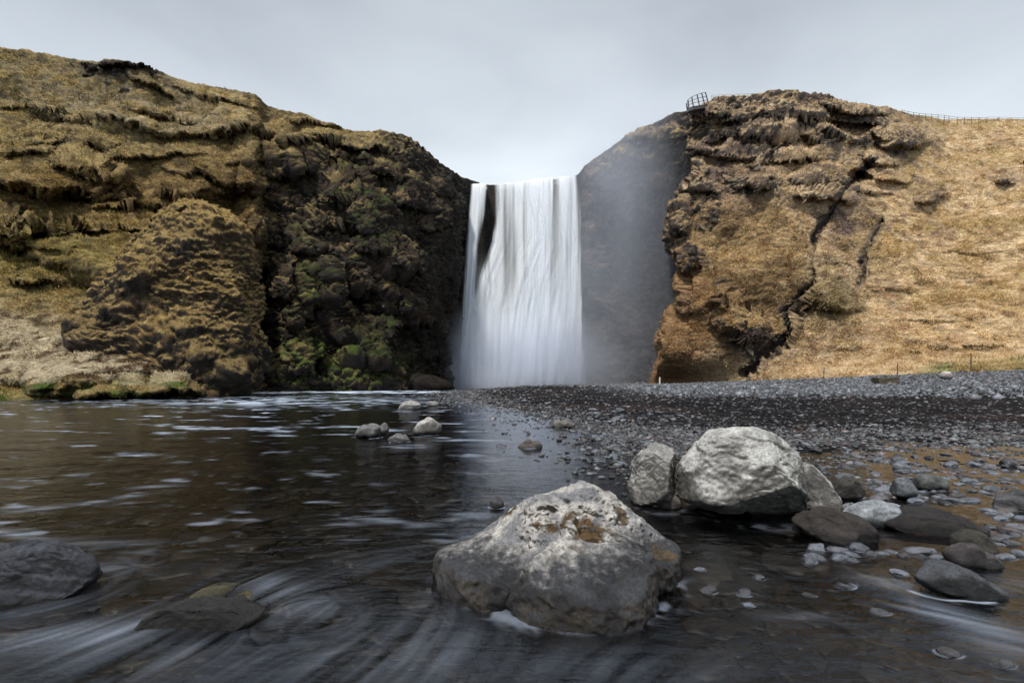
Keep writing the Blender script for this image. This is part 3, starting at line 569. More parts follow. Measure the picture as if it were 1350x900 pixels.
    hi = ss(.11, .25, z + .06 * n1 + .04 * n3 + .05 * n2 + .12 * (y - 2.25) - .07 * ss(.1, .6, x)); col = mixc(grey, pale, hi); col = mixc(col, col * 1.25, ss(.2, .5, n2) * .6)
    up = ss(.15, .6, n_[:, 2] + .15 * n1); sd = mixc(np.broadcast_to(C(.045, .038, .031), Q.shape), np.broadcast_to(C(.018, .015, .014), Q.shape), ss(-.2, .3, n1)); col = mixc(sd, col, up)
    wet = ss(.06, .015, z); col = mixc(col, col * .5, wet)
    for (mx_, my_, rx, ry, k) in [(.245, 2.33, .10, .075, 1), (.40, 2.30, .085, .09, 1), (-.02, 2.63, .06, .05, 1), (.58, 2.42, .035, .03, .9), (.50, 2.58, .04, .03, .8), (.92, 2.62, .05, .16, .9), (.30, 2.12, .03, .02, .5), (.78, 2.33, .06, .06, .7), (.05, 2.5, .03, .02, .5)]:
        dd = np.hypot((x - mx_) / rx, (y - my_) / ry); mk = k * ss(1.15, .6, dd + .65 * n1 + .45 * n2)
        col = mixc(col, mixc(np.broadcast_to(C(.10, .062, .026), Q.shape), np.broadcast_to(C(.03, .02, .01), Q.shape), ss(-.25, .3, n2)), mk)
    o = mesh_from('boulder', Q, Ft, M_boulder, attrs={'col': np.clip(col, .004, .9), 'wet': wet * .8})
    tag(o, 'widest boulder in the foreground, pale peak with rusty moss patches and dark undercut sides', 'boulder')
front_boulder()
RIMS.append((.27, 2.42, .62, .52, 0, .22))

hero([(888, 652), (890, 630), (896, 600), (903, 586), (925, 576), (950, 566), (966, 562), (990, 564), (1008, 572), (1024, 584), (1040, 600), (1052, 618), (1060, 640), (1061, 655), (1046, 672), (1028, 682), (1000, 680), (960, 668), (915, 664)],
     3.75, .55, 'biggest pale grey boulder, rounded and cracked, with a shadowy undercut above still water', 21, top=C(.38, .385, .38), side=C(.095, .092, .086), nsub=7,
     planes=[(.85, -.5, .1, .80), (-.5, -.8, .25, .84), (.15, -.85, -.55, .80), (.5, -.75, .5, .84), (-.15, -.8, .55, .90), (-.2, -.98, .05, .86)], nr=1, veins=.8, wetline=.03, rim=.06, strata=.1, amp=.75)
hero([(833, 664), (829, 650), (836, 625), (842, 603), (855, 590), (872, 583), (888, 584), (896, 592), (897, 610), (893, 640), (886, 655), (860, 662)],
     3.85, .30, 'upright grey boulder leaning close on the left side of the biggest pale boulder', 22, top=C(.25, .25, .245), side=C(.10, .096, .09), nsub=6, planes=[(-.6, -.75, .2, .66), (.75, -.6, 0, .6), (.2, -.4, .9, .8)], nr=3, veins=.4, wetline=.03, rim=.06, strata=.1, amp=1.2)
hero([(1040, 604), (1052, 602), (1070, 618), (1086, 640), (1104, 664), (1107, 674), (1092, 680), (1066, 678), (1055, 655), (1046, 630)],
     3.72, .22, 'narrow pale slab sloping down the right flank of the biggest pale boulder', 23, top=C(.32, .32, .32), side=C(.13, .127, .125), nsub=5, planes=[(.5, -.6, .6, .6), (-.4, -.9, 0, .6)], nr=3, wetline=.03)
hero([(1050, 690), (1056, 680), (1080, 676), (1110, 676), (1138, 688), (1152, 704), (1150, 716), (1120, 719), (1085, 712), (1060, 702)], 3.05, .20, 'dark brown pitted rock at the foot of the pale slab', 24, top=C(.030, .025, .024), side=C(.015, .012, .012), nr=3, wetline=.05, amp=1.4)
hero([(1108, 676), (1120, 668), (1150, 662), (1180, 665), (1208, 664), (1218, 672), (1200, 684), (1178, 695), (1150, 700), (1125, 690)], 3.35, .16, 'flat bluish white rock behind the dark brown pitted one', 25, top=C(.24, .265, .30), side=C(.09, .10, .11), nr=4, wetline=.03)
hero([(1170, 692), (1176, 678), (1200, 670), (1225, 668), (1252, 676), (1272, 688), (1292, 696), (1296, 706), (1270, 714), (1230, 713), (1195, 706)], 3.18, .22, 'broad black lumpy rock in the shingle right of the flat bluish white one', 26, top=C(.018, .016, .017), side=C(.009, .008, .008), nr=3, amp=1.5, wetline=.04)
hero([(1196, 752), (1202, 742), (1235, 740), (1262, 748), (1290, 762), (1320, 778), (1318, 786), (1280, 786), (1240, 776), (1205, 762)], 2.22, .12, 'long smooth blue-grey rock lying half sunk in the rushing water at lower right', 27, top=C(.055, .061, .072), side=C(.018, .020, .023), nr=2, amp=.7, wetline=.03, rim=.5)
hero([(-60, 800), (-70, 720), (-40, 706), (20, 704), (62, 712), (98, 726), (118, 742), (122, 758), (100, 772), (50, 784), (0, 796)], 2.20, .22, 'slate-blue slab with ribbed top at the left edge of the photo', 28, sink=.045, top=C(.042, .047, .062), side=C(.008, .009, .012), nsub=6,
     planes=[(.35, -.75, .35, .50), (-.05, .1, 1, .72), (.1, -.3, .95, .74)], nr=1, strata=.7, wetline=.02, rim=.12, amp=.8)
hero([(178, 826), (186, 806), (205, 792), (240, 786), (290, 784), (330, 782), (352, 788), (345, 806), (300, 818), (250, 826), (210, 832)], 1.93, .11, 'jagged dark rock with layered broken edge poking out of the silky water', 29, sink=.03, top=C(.018, .018, .019), side=C(.006, .006, .006), nsub=5,
     planes=[(0, -.9, .2, .55), (0, 0, 1, .55)], nr=3, strata=.5, amp=.9, wetline=.01)
hero([(205, 806), (222, 797), (250, 791), (300, 788), (345, 791), (362, 800), (340, 812), (260, 815)], 2.16, .20, 'flat olive rock just under the water behind the jagged dark rock', 30, top=C(.06, .055, .03), side=C(.02, .02, .015), nr=1, amp=.4, wetline=.001)
for o_ in [bpy.data.objects[-1]] if False else []: pass
hero([(545, 571), (548, 562), (560, 554), (576, 550), (580, 556), (580, 569), (565, 572)], 9.4, .28, 'small angular white rock standing alone in the dark stream', 31, top=C(.34, .33, .325), side=C(.11, .105, .10), nsub=4, nr=4, wetline=.04, rim=.2)
hero([(468, 574), (472, 564), (484, 560), (498, 560), (503, 568), (500, 575), (485, 577)], 8.9, .25, 'rounded grey rock in the dark stream, left of the white angular one', 32, top=C(.13, .133, .14), side=C(.045, .045, .045), nsub=4, nr=2, wetline=.05, rim=.5)
hero([(499, 572), (502, 560), (508, 557), (512, 562), (511, 571)], 9.0, .12, 'little upright grey stone touching the rounded grey rock', 33, top=C(.12, .12, .12), side=C(.05, .05, .05), nsub=4, nr=2)
hero([(510, 580), (518, 574), (530, 573), (540, 577), (540, 582), (520, 583)], 8.1, .16, 'low grey stone in front of the rounded grey rock', 34, top=C(.12, .12, .13), side=C(.04, .04, .04), nsub=4, nr=2, wetline=.02, rim=.7)
hero([(522, 540), (530, 532), (543, 527), (552, 528), (556, 538), (545, 541)], 19.0, .5, 'pale crumbled rock farther up the stream', 35, top=C(.25, .245, .245), side=C(.09, .09, .09), nsub=4, nr=4, wetline=.06, rim=.4)
hero([(562, 535), (570, 529), (577, 528), (579, 533), (570, 537)], 22.0, .4, 'smaller pale rock right beside the crumbled one upstream', 36, top=C(.22, .215, .215), side=C(.08, .08, .08), nsub=4, nr=4, wetline=.06)
hero([(645, 665), (649, 657), (658, 655), (664, 660), (662, 670), (650, 671)], 3.75, .06, 'small black stone breaking the surface behind the widest boulder', 37, top=C(.06, .06, .07), side=C(.03, .03, .03), nsub=4, nr=3, wetline=.02, rim=.6)
hero([(1308, 668), (1318, 656), (1340, 653), (1380, 658), (1385, 676), (1345, 678), (1320, 674)], 3.75, .16, 'black rock with a wet shining top at the right edge of the photo', 38, top=C(.07, .072, .08), side=C(.018, .018, .019), nsub=5, nr=4, wetline=.02)
hero([(1096, 652), (1100, 636), (1112, 629), (1126, 632), (1136, 648), (1132, 656), (1112, 658)], 3.95, .12, 'dark rounded rock just right of the pale slab', 39, top=C(.035, .034, .032), side=C(.014, .013, .013), nsub=5, nr=3, wetline=.03)
hero([(1178, 652), (1180, 636), (1190, 629), (1204, 634), (1206, 646), (1198, 654)], 4.05, .10, 'blocky blue-grey stone on the shingle', 40, top=C(.12, .135, .16), side=C(.05, .056, .063), nsub=4, nr=6, wetline=.02)
hero([(1203, 640), (1212, 629), (1230, 627), (1246, 634), (1248, 640), (1225, 643)], 4.4, .12, 'smooth flat greenish grey stone behind the blocky blue-grey one', 41, top=C(.08, .088, .09), side=C(.035, .038, .038), nsub=4, nr=2, wetline=.02)
hero([(1246, 728), (1252, 724), (1290, 730), (1318, 744), (1316, 750), (1280, 745)], 2.55, .07, 'long flat pinkish grey pitted stone just above the water', 42, top=C(.055, .048, .052), side=C(.02, .019, .02), nsub=4, nr=1, wetline=.01, amp=.9)
hero([(1256, 712), (1268, 704), (1300, 710), (1308, 726), (1275, 727), (1258, 722)], 2.80, .12, 'low olive-brown wet stone in front of the broad black rock', 43, top=C(.04, .038, .03), side=C(.018, .017, .015), nsub=4, nr=2, wetline=.01)
hero([(683, 590), (688, 583), (702, 582), (714, 582), (717, 590), (700, 594)], 7.4, .16, 'dark reddish stone in the calm water reflecting the falls', 44, top=C(.10, .085, .085), side=C(.05, .04, .04), nsub=4, nr=3, wetline=.04, rim=.3)
hero([(726, 563), (727, 556), (740, 555), (752, 557), (758, 561), (744, 564)], 11.0, .25, 'flat-topped dark stone at the far side of the calm water', 45, top=C(.14, .13, .12), side=C(.03, .03, .03), nsub=4, nr=3, wetline=.03)
hero([(870, 668), (868, 656), (880, 652), (896, 656), (898, 668), (884, 672)], 3.72, .08, 'small wet brown stone wedged under the biggest pale boulder and its upright neighbour', 46, top=C(.10, .085, .08), side=C(.04, .035, .035), nsub=4, nr=3, wetline=.02)
hero([(498, 514), (505, 503), (528, 495), (560, 494), (582, 500), (596, 509), (597, 516), (545, 518), (505, 518)], 96.0, 6.0, 'huge dark rock mound at the left foot of the waterfall', 47, top=C(.022, .019, .017), side=C(.014, .012, .011), nsub=5, nr=3, wetline=.3, name='rock_mound', cat='rock mound', m=M_far)
hero([(1240, 496), (1243, 491), (1250, 490), (1256, 492), (1255, 497)], 45.0, .5, 'lone pale rock at the grass edge below the straw-coloured slope', 48, top=C(.4, .36, .36), side=C(.25, .22, .22), nsub=4, nr=4, name='rock', cat='rock')

# cobbles: prototypes, then single copies of them
PR = []
for k in range(16):
    r = np.random.default_rng(900 + k); V, Fc = ico(4); V = V.copy()
    V = cuts(V, C(0, 0, 0), C(1, 1, 1), [(*(a / np.linalg.norm(a)), r.uniform(.6, .92)) for a in r.normal(size=(7, 3))])
    n = vnormals(V, Fc); V = V + n * (.16 * fbm(*(V.T * .9), 3, 700 + k) + .03 * fbm(*(V.T * 4), 3, 720 + k))[:, None]
    V = V / np.abs(V).max(0); V = V * C(1, r.uniform(.6, .85), r.uniform(.34, .58)); x, y, z = V.T
    n1 = fbm(x * 2, y * 2, z * 2, 4, 730 + k)
    col = np.broadcast_to(C(.075, .081, .092), V.shape) * (1 + .5 * n1)[:, None]
    PR.append((V, Fc, col))
px_zones = [  # u0, u1, v0, v1, count, width range in px
    (1060, 1350, 640, 735, 78, (16, 46)), (1075, 1350, 598, 650, 70, (12, 34)), (600, 900, 548, 606, 52, (8, 22)), (780, 905, 572, 615, 26, (12, 28)), (640, 830, 528, 560, 34, (7, 16)), (880, 1100, 690, 830, 7, (18, 36)), (1090, 1350, 735, 890, 6, (22, 40))]
placed = []
meshes = {}
gi = 0
HERO_BOX = [(578, 893, 640, 834), (829, 1107, 560, 684), (1050, 1296, 664, 718), (1196, 1320, 740, 786)]
cob_specs = []
for zi, (u0, u1, v0, v1, cnt, (w0, w1)) in enumerate(px_zones):
    k = tries = 0
    while k < cnt and tries < cnt * 60:
        tries += 1
        u = rng.uniform(u0, u1); v = rng.uniform(v0, v1); g_ = G(u, v); x, y = g_[0], g_[1]
        wpx = w0 + (w1 - w0) * rng.random()**1.8 ; wpx *= lerp(.65, 1.1, (v - v0) / (v1 - v0)); rad = wpx / 2 * y / F
        if any(a - 6 < u < b + 6 and c_ - 2 < v < d_ + 3 for a, b, c_, d_ in HERO_BOX): continue
        dsh = x - shore(y)
        if v < 640 and dsh < -.8 and rng.random() > .16: continue
        if v < 640 and dsh < -2.5: continue
        if any((x - a)**2 + ((y - b))**2 < (.62 * (rad + c_))**2 for a, b, c_ in placed): continue
        placed.append((x, y, rad)); cob_specs.append((x, y, rad, v, zi)); k += 1
ZL = [('wet grey cobble in the shingle around and behind the broad black lumpy rock', 'cobbles around the broad black rock'),
      ('small wet cobble among the orange-brown puddles below the black gravel bar', 'cobbles among the orange-brown puddles'),
      ('small dark cobble poking out of the calm water reflecting the waterfall', 'cobbles in the calm reflecting water'),
      ('wet cobble on the shore just left of and behind the upright grey boulder', 'cobbles behind the upright boulder'),
      ('tiny distant stone standing in the shallows below the waterfall', 'stones in the far shallows'),
      ('stone barely breaking the dark water between the widest boulder and the right shore', 'stones awash beside the widest boulder'),
      ('stone half covered by rushing water in the lower right corner', 'stones awash in the lower right')]
for (x, y, rad, v, zi) in cob_specs:
    p = int(rng.integers(16))
    if p not in meshes:
        V, Fc, col = PR[p]; o = mesh_from('cobble', V, Fc, M_cobble, attrs={'col': np.clip(col, .01, .9), 'wet': np.full(len(V), .6)}); meshes[p] = o; used = False
    else: o = meshes[p].copy(); COL.objects.link(o)
    gzv = float(ground_z(np.array([x]), np.array([y]), False)[0])
    hz = rad * float(PR[p][0][:, 2].max())
    z = max(gzv + .25 * hz, -.22 * hz)
    if v > 690 and x < shore(y): z = -.30 * hz
    o.location = (x, y, z); o.scale = (rad, rad, rad * rng.uniform(.8, 1.15)); o.rotation_euler = (rng.normal() * .12, rng.normal() * .12, rng.normal() * .5)
    tag(o, ZL[zi][0], 'cobble', ZL[zi][1])
    if z < hz * .5 and y < 9 and gzv < 0: RIMS.append((x, y, rad * 1.05, rad * .8, o.rotation_euler.z, rng.uniform(.05, .3)))

# small stones beyond counting, and the bed under the water
def stone_field(name, pts, rads, cols, nsub, m, kindlabel, flat=(.35, .6), seed=1, wet=.5, tilt=.18, smooth=True):
    r = np.random.default_rng(seed); V0, Fc = ico(nsub); nV = len(V0); n = len(pts)
    prot = []
    for k in range(24):
        V = V0 * 1.0; V = V + .22 * r.normal(size=V.shape) * (1 if nsub == 1 else 0); 
        V = cuts(V, C(0, 0, 0), C(1, 1, 1), [(*(a / np.linalg.norm(a)), r.uniform(.6, .9)) for a in r.normal(size=(5, 3))])
        if nsub > 1: V = V * (1 + .35 * perlin(V[:, 0] * 1.1, V[:, 1] * 1.1, V[:, 2] * 1.1, 800 + k))[:, None]
        prot.append(V * C(1, r.uniform(.6, .95), r.uniform(*flat)))
    prot = np.array(prot)[r.integers(24, size=n)]
    a = r.uniform(-np.pi, np.pi, n); ca, sa = np.cos(a)[:, None], np.sin(a)[:, None]
    tx = r.normal(size=n)[:, None] * tilt
    X = prot[..., 0] * ca - prot[..., 1] * sa; Yv = prot[..., 0] * sa + prot[..., 1] * ca; Z = prot[..., 2] + tx * X
    V = np.stack([X, Yv, Z], -1) * rads[:, None, None] + pts[:, None, :]
    Fa = (Fc[None] + (np.arange(n) * nV)[:, None, None]).reshape(-1, 3)
    o = mesh_from(name, V.reshape(-1, 3), Fa, m, attrs={'col': np.repeat(cols, nV, 0), 'wet': np.full(n * nV, wet)}, smooth=smooth)
    tag(o, kindlabel, 'stones', kind='stuff'); return o
def clear_of_heroes(u, v):
    k = np.ones(len(u), bool)
    for a, b, c_, d_ in [(578, 893, 690, 834), (838, 1100, 648, 684), (1055, 1290, 678, 715), (1200, 1316, 748, 784)]: k &= ~((u > a) & (u < b) & (v > c_) & (v < d_))
    return k
def shingle():
    n = 240000; u = rng.uniform(420, 1420, n); v = HV + np.exp(rng.uniform(np.log(5), np.log(235), n)) ; y = F / (v - HV); x = (u - CU) / F * y
    d = x - shore(y); s = np.clip(y, 1, 60)
    dens = ss(-.25 - .03 * s, .1, d) ; edge = np.exp(-((d - .2 - .02 * s) / (.9 + .10 * s))**2)
    blk = ss(9, 12, y) * ss(0, 2 + .04 * s, d)           # the bare black bar holds few stones
    strip = ss(24, 36, y - .25 * (x - 15)) * ss(6, 16, x)
    p = dens * (.35 + .65 * edge) * (1 - .90 * blk) + .9 * strip * blk + .10 * ss(-2.0 - .06 * s, -.3, d) * ss(5, 7, y) + .45 * ss(-.6 - .13 * s, -.2, d) * ss(11, 18, y) * (1 - blk)
    pat = fbm(x / .7, y / .9, 0, 3, 333); p = p * lerp(1, ss(-.08, .32, pat), ss(8.5, 6.5, y))
    px = rng.gamma(2.2, 1.5, n) + 2.0; px = np.clip(px, 2, 15) * lerp(.55, 1.7, ss(535, 660, v)); p = p * (1 + 1.0 * ss(552, 572, v) * ss(690, 620, v) * ss(-.3, .2, d)) + .10 * ss(-1.5, -.2, d) * ss(545, 570, v) * ss(640, 600, v) + .42 * np.exp(-(((u - 835) / 62)**2 + ((v - 600) / 34)**2)) + .30 * np.exp(-(((u - 740) / 70)**2 + ((v - 562) / 20)**2)) * ss(0, .3, fbm(x / .5, y / 1.2, 0, 2, 339)); k = (rng.random(n) < p * .36 * lerp(1.0, .5, ss(560, 680, v))) & clear_of_heroes(u, v)
    u, v, x, y, px, strip, d = (a[k] for a in (u, v, x, y, px, strip, d)); rad = px / 2 * y / F
    g_ = ground_z(x, y, False); z = np.maximum(g_ + .1 * rad, np.where(d < 0, -.2 * rad, -9)); 
    z = np.where((u > 690) & (u < 905) & (v > 545), np.maximum(z, .12 * rad), z)
    t = rng.random(len(x))[:, None]; base = C(.018, .019, .021) + (C(.17, .185, .21) - C(.018, .019, .021)) * t**2.6
    base = base + (C(.15, .17, .20) - base) * (strip * .65)[:, None] * (rng.random(len(x))[:, None]**.5); rd = (rng.random(len(x)) < .15)[:, None]; base = np.where(rd, base * C(1.2, .85, .8), base)
    stone_field('shingle', np.stack([x, y, z], 1), rad, base, 2, M_small, 'dense wet blue-grey shingle covering the shore and bar', seed=4, wet=.25)
    print('shingle', len(x))
def far_strip():
    n = 26000; y = rng.uniform(22, 62, n); x = rng.uniform(8, 75, n); k = (ss(22, 34, y + 0 * x) > rng.random(n)) & (x < y * 1.4) & (x > 8 + .05 * y)
    x, y = x[k], y[k]; z = ground_z(x, y, False); rad = rng.gamma(2, .035, len(x)) + .05
    t = rng.random(len(x))[:, None]; base = C(.03, .033, .039) + C(.19, .21, .245) * t**2
    stone_field('cobble_bank', np.stack([x, y, z + .1 * rad], 1), rad, base, 1, M_small, 'far strip of pale blue-grey cobbles below the right hill', seed=6, flat=(.6, .9), wet=0)
def bed():
    n = 9000; u = rng.uniform(-60, 1420, n); v = HV + rng.uniform(60, 420, n)**1.0; y = F * 1.12 / (v - HV); x = (u - CU) / F * y; d = x - shore(y)
    px = rng.gamma(2.5, 11, n) + 22; px = np.clip(px, 22, 110) * lerp(.35, 1, ss(560, 720, v)); k = (d < .1) & (rng.random(n) < .30)
    x, y, px, v = x[k], y[k], px[k], v[k]; rad = px / 2 * y / F; g_ = ground_z(x, y, False); z = np.minimum(g_ + .05 * rad, -.03 - .33 * rad)
    t = rng.random(len(x))[:, None]; base = C(.004, .0035, .003) + C(.034, .029, .024) * t**2.8; gr = (rng.random(len(x)) < .25)[:, None]; base = np.where(gr, base.mean(1, keepdims=True) * C(1, 1, .95) * 1.15, base)
    stone_field('riverbed_stones', np.stack([x, y, z], 1), rad, base, 3, M_small, 'brown flat stones on the river bed seen through the water', flat=(.12, .24), seed=9, wet=0, tilt=.03)
shingle(); far_strip(); bed()

# ------------------------------------------------------------------ river water
def lic(X, Y, ang, fn, steps=14, h=.04):
    acc = fn(X, Y).copy(); 
    for sgn in (1, -1):
        x, y = X.copy(), Y.copy()
        for i in range(steps):
            a = ang(x, y); x = x + sgn * h * np.cos(a); y = y + sgn * h * np.sin(a); acc += fn(x, y) * (1 - i / steps)
    return acc / (1 + steps)
gz = lambda u, v: G(u, v)[:2]
def flow_angle(x, y):
    """direction the current runs: across from the right in the far reach, down to the lower left between the near rocks"""
    a = .10 * fbm(x / 1.5, y / 1.5, 0, 2, 400) + 1.15 * ss(3.1, 2.2, y) * ss(1.1, .3, x) - .62 * ss(3.3, 2.4, y) * ss(.9, 1.5, x)
    vx, vy = np.cos(a), np.sin(a)
    for cx, cy, r in ((.27, 2.42, .55), (-.86, 1.98, .24), (-2.25, 2.25, .5), (2.12, 2.25, .18)):   # the current parts round the rocks
        dx, dy = x - cx, y - cy; r2 = np.maximum(dx * dx + dy * dy, (r * .8)**2); k = r * r / r2 * np.exp(-np.maximum(np.sqrt(r2) - r, 0) / (1.6 * r))
        nx, ny = dx / np.sqrt(r2), dy / np.sqrt(r2); dot = vx * nx + vy * ny; vx = vx - 1.1 * k * dot * nx; vy = vy - 1.1 * k * dot * ny
    return np.arctan2(vy, vx)
def build_water():
    ys = np.concatenate([np.array([-40, -10, -3, 0.1]), np.geomspace(.8, 4.5, 430, endpoint=False), np.geomspace(4.5, 145, 330)])
    a = np.concatenate([np.linspace(-4, -1.35, 20, endpoint=False), np.linspace(-1.35, 1.35, 620), np.linspace(1.35, 4, 21)[1:]])
    A, Yg = np.meshgrid(a, ys); X = A * np.where(Yg < .8, .8 + (.8 - Yg) * .6, Yg)
    near = ss(6.5, 4.0, Yg)
    fine = lambda x, y: perlin(x * 22, y * 22, 0, 410) + .7 * perlin(x * 45, y * 45, 3, 411)
    mid = lambda x, y: perlin(x * 9, y * 9, 0, 420)
    big = lambda x, y: perlin(x * 3.2, y * 3.2, 1, 430)
    m = (Yg < 6.5) & (Yg > .5) & (np.abs(X) < 7)
    sf = np.zeros(X.shape); sm = np.zeros(X.shape); sb = np.zeros(X.shape)
    sf[m] = lic(X[m], Yg[m], flow_angle, fine, 9, .022); sm[m] = lic(X[m], Yg[m], flow_angle, mid, 7, .055); sb[m] = lic(X[m], Yg[m], flow_angle, big, 5, .10)
    d = X - shore(Yg)
    calm = np.exp(-((X / np.maximum(Yg, .5) - .03) / .12)**2) * ss(3.5, 6, Yg)
    calm = np.clip(calm + ss(-1.2, 0, d), 0, 1)
    U = CU + X / np.maximum(Yg, .3) * F; Vv = HV + F * H / np.maximum(Yg, .3)
    lb = ss(640, 480, U) * ss(690, 800, Vv)        # lively water in the lower left
    rb = blob(U, Vv, 1230, 810, 140, 45)
    amp = lerp(.25, 1.0, np.clip(lb + .8 * rb + .35, 0, 1))
    Z = near * amp * (.0050 * sf + .012 * sm + .016 * sb)
    s = np.clip(Yg, 2, 60)
    far = ss(3.0, 6.0, Yg) * lerp(1, .18, calm)
    Z = Z + far * (.016 * perlin(X * 1.1, Yg * 2.0, 0, 440) + .010 * perlin(X * 2.4, Yg * 4.5, 0, 441) * ss(30, 8, Yg) + .004 * perlin(X * 6, Yg * 11, 0, 442) * ss(12, 5, Yg))
    Z = Z + .03 * ss(14, 40, Yg) * (1 - calm) * perlin(X / 2.2, Yg / 1.2, 0, 445)
    # silky white water, with glints and pale reflections painted in as small dashes
    foam_glint = np.zeros(X.shape)
    def patch(u, v, ru, rv, k, rot=0):
        r = math.radians(rot); du, dv = U - u, Vv - v; p = (du * math.cos(r) + dv * math.sin(r)) / ru; q = (-du * math.sin(r) + dv * math.cos(r)) / rv
        return k * np.exp(-(p * p + q * q))
    st = .40 + .7 * sm + .75 * sf + .5 * sb; st2 = np.clip(st, 0, 1.3)
    pz = (patch(150, 748, 45, 14, .8, -8) + patch(90, 838, 110, 17, .75, -6) + patch(200, 820, 110, 12, .5, -22) + patch(60, 800, 120, 9, .35, -14) + patch(395, 795, 85, 26, .55, 15) + patch(352, 768, 30, 12, .45)
          + patch(300, 870, 300, 36, .28) + patch(560, 850, 130, 45, .30, -28) + patch(20, 704, 40, 5, 1.2, 6) + patch(1180, 770, 55, 9, .55, 12) + patch(1225, 805, 55, 9, .75, 12) + patch(1300, 832, 60, 16, .45, 18)
          + patch(1310, 858, 90, 26, .3) + patch(850, 880, 120, 24, .25) + patch(1320, 768, 50, 8, .5, 10) + patch(220, 870, 160, 10, .28, -20) + patch(70, 668, 70, 2.5, .9, -7) + patch(150, 657, 60, 2, .9, -8) + patch(205, 641, 30, 1.6, .9, -4) + patch(130, 692, 30, 2.5, .5)
          + patch(1060, 812, 50, 5, .5) + patch(900, 768, 18, 4, .4, -15) + patch(480, 740, 90, 12, .2, -10) + patch(620, 700, 70, 8, .3, 4) + patch(130, 715, 90, 6, .3))
    foam_glint = foam_glint + .31 * pz * np.clip(.22 + 1.35 * (st - .35), 0, 1.6)
    dash = fbm(X * .8 + .25 * Yg, Yg * 1.7, 0, 3, 450) + .35 * fbm(X * 2.5, Yg * 7, 0, 3, 455)  # dashes of white water and of pale reflection, both painted white
    zone = ss(.05, -.2, X / np.maximum(Yg, .5)) * ss(2.5, 3.6, Yg) + .35 * ss(3.5, 6, Yg) * ss(.15, 0, X / np.maximum(Yg, .5))
    foam_glint = foam_glint + zone * lerp(.24, .6, ss(6, 20, Yg)) * ss(.38, 1.0, dash)
    d3 = fbm(X * 2.2 + .4 * Yg, Yg * 4.6, 3, 3, 458); foam_glint = foam_glint + .24 * ss(.36, 1.0, d3) * ss(2.4, 3.2, Yg) * ss(9, 6, Yg) * ss(.35, -.3, X / np.maximum(Yg, .5)) * ss(-.3, .3, fbm(X * .5, Yg * .5, 0, 2, 459))  # finer dashes: glints on the ripples, painted into the white water
    foam_glint = foam_glint + .9 * ss(518.8, 517.6, Vv) * ss(330, 350, U) * ss(620, 560, U) * ss(-.2, .3, fbm(X * .3, Yg * .15, 0, 3, 460))
    foam_glint = foam_glint + .6 * blob(U, Vv, 345, 529, 190, 6) * ss(-.05, .4, fbm(X * .8, Yg * .6, 0, 3, 465))
    foam_glint = foam_glint + .012 * ss(790, 880, Vv) * (.6 + .8 * np.clip(st, 0, 1.4)) + 0
    foam_glint = foam_glint * ss(.3, -.2, d)
    wn = fbm(X * 9, Yg * 9, 0, 2, 470)
    for (rx, ry, ra, rb_, rot, k) in RIMS:
        m_ = (np.abs(X - rx) < ra * 2.2) & (np.abs(Yg - ry) < ra * 2.2)
        if not m_.any(): continue
        dx, dy = X[m_] - rx, Yg[m_] - ry; c_, s_ = math.cos(rot), math.sin(rot)
        e = np.hypot((dx * c_ + dy * s_) / ra, (-dx * s_ + dy * c_) / rb_)
        foam_glint[m_] = np.maximum(foam_glint[m_], k * np.exp(-((e - 1.0 + .12 * wn[m_]) / .10)**2) * ss(.05, .45, wn[m_] * .7 + .35 * np.clip(-dy / rb_, -1, 1) + .25 * np.sin(7 * rx + 3 * dx / ra)))
    o = mesh_from('river_water', np.stack([X, Yg, Z], -1).reshape(-1, 3), grid_faces(len(ys), len(a)), M_water, attrs={'foam_glint': np.clip(foam_glint, 0, 1).ravel(), 'calm': calm.ravel()})
    tag(o, kind='structure')
def water_mat():
    m, t = mat('river_water'); L = t.links.new
    g = N(t, 'ShaderNodeNewGeometry'); fo = N(t, 'ShaderNodeAttribute', attribute_name='foam_glint'); ca = N(t, 'ShaderNodeAttribute', attribute_name='calm')
    mp = N(t, 'ShaderNodeMapping'); mp.inputs['Scale'].default_value = (1, 2.2, 1); L(g.outputs['Position'], mp.inputs[0])
    n1 = N(t, 'ShaderNodeTexNoise', i_Scale=5.0, i_Detail=4.0, i_Roughness=.55); L(mp.outputs[0], n1.inputs[0])
    ml = N(t, 'ShaderNodeMath', operation='MULTIPLY_ADD'); L(ca.outputs['Fac'], ml.inputs[0]); ml.inputs[1].default_value = -.016; ml.inputs[2].default_value = .02
    bp = N(t, 'ShaderNodeBump', i_Strength=.75); L(ml.outputs[0], bp.inputs['Distance']); L(n1.outputs[0], bp.inputs['Height'])
    gl = N(t, 'ShaderNodeBsdfGlossy', i_Roughness=.10); L(bp.outputs[0], gl.inputs['Normal']); gl.inputs[0].default_value = (.84, .87, .92, 1)
    tr = N(t, 'ShaderNodeBsdfTransparent'); tr.inputs[0].default_value = (.60, .58, .56, 1)
    fr = N(t, 'ShaderNodeFresnel', i_IOR=1.30); L(bp.outputs[0], fr.inputs['Normal'])
    mx = N(t, 'ShaderNodeMixShader'); L(fr.outputs[0], mx.inputs[0]); L(tr.outputs[0], mx.inputs[1]); L(gl.outputs[0], mx.inputs[2])
    df = N(t, 'ShaderNodeBsdfDiffuse'); df.inputs[0].default_value = (.56, .66, .84, 1)
    m2 = N(t, 'ShaderNodeMixShader'); L(fo.outputs['Fac'], m2.inputs[0]); L(mx.outputs[0], m2.inputs[1]); L(df.outputs[0], m2.inputs[2])
    o = N(t, 'ShaderNodeOutputMaterial'); L(m2.outputs[0], o.inputs[0]); return m
M_water = water_mat()
build_water()

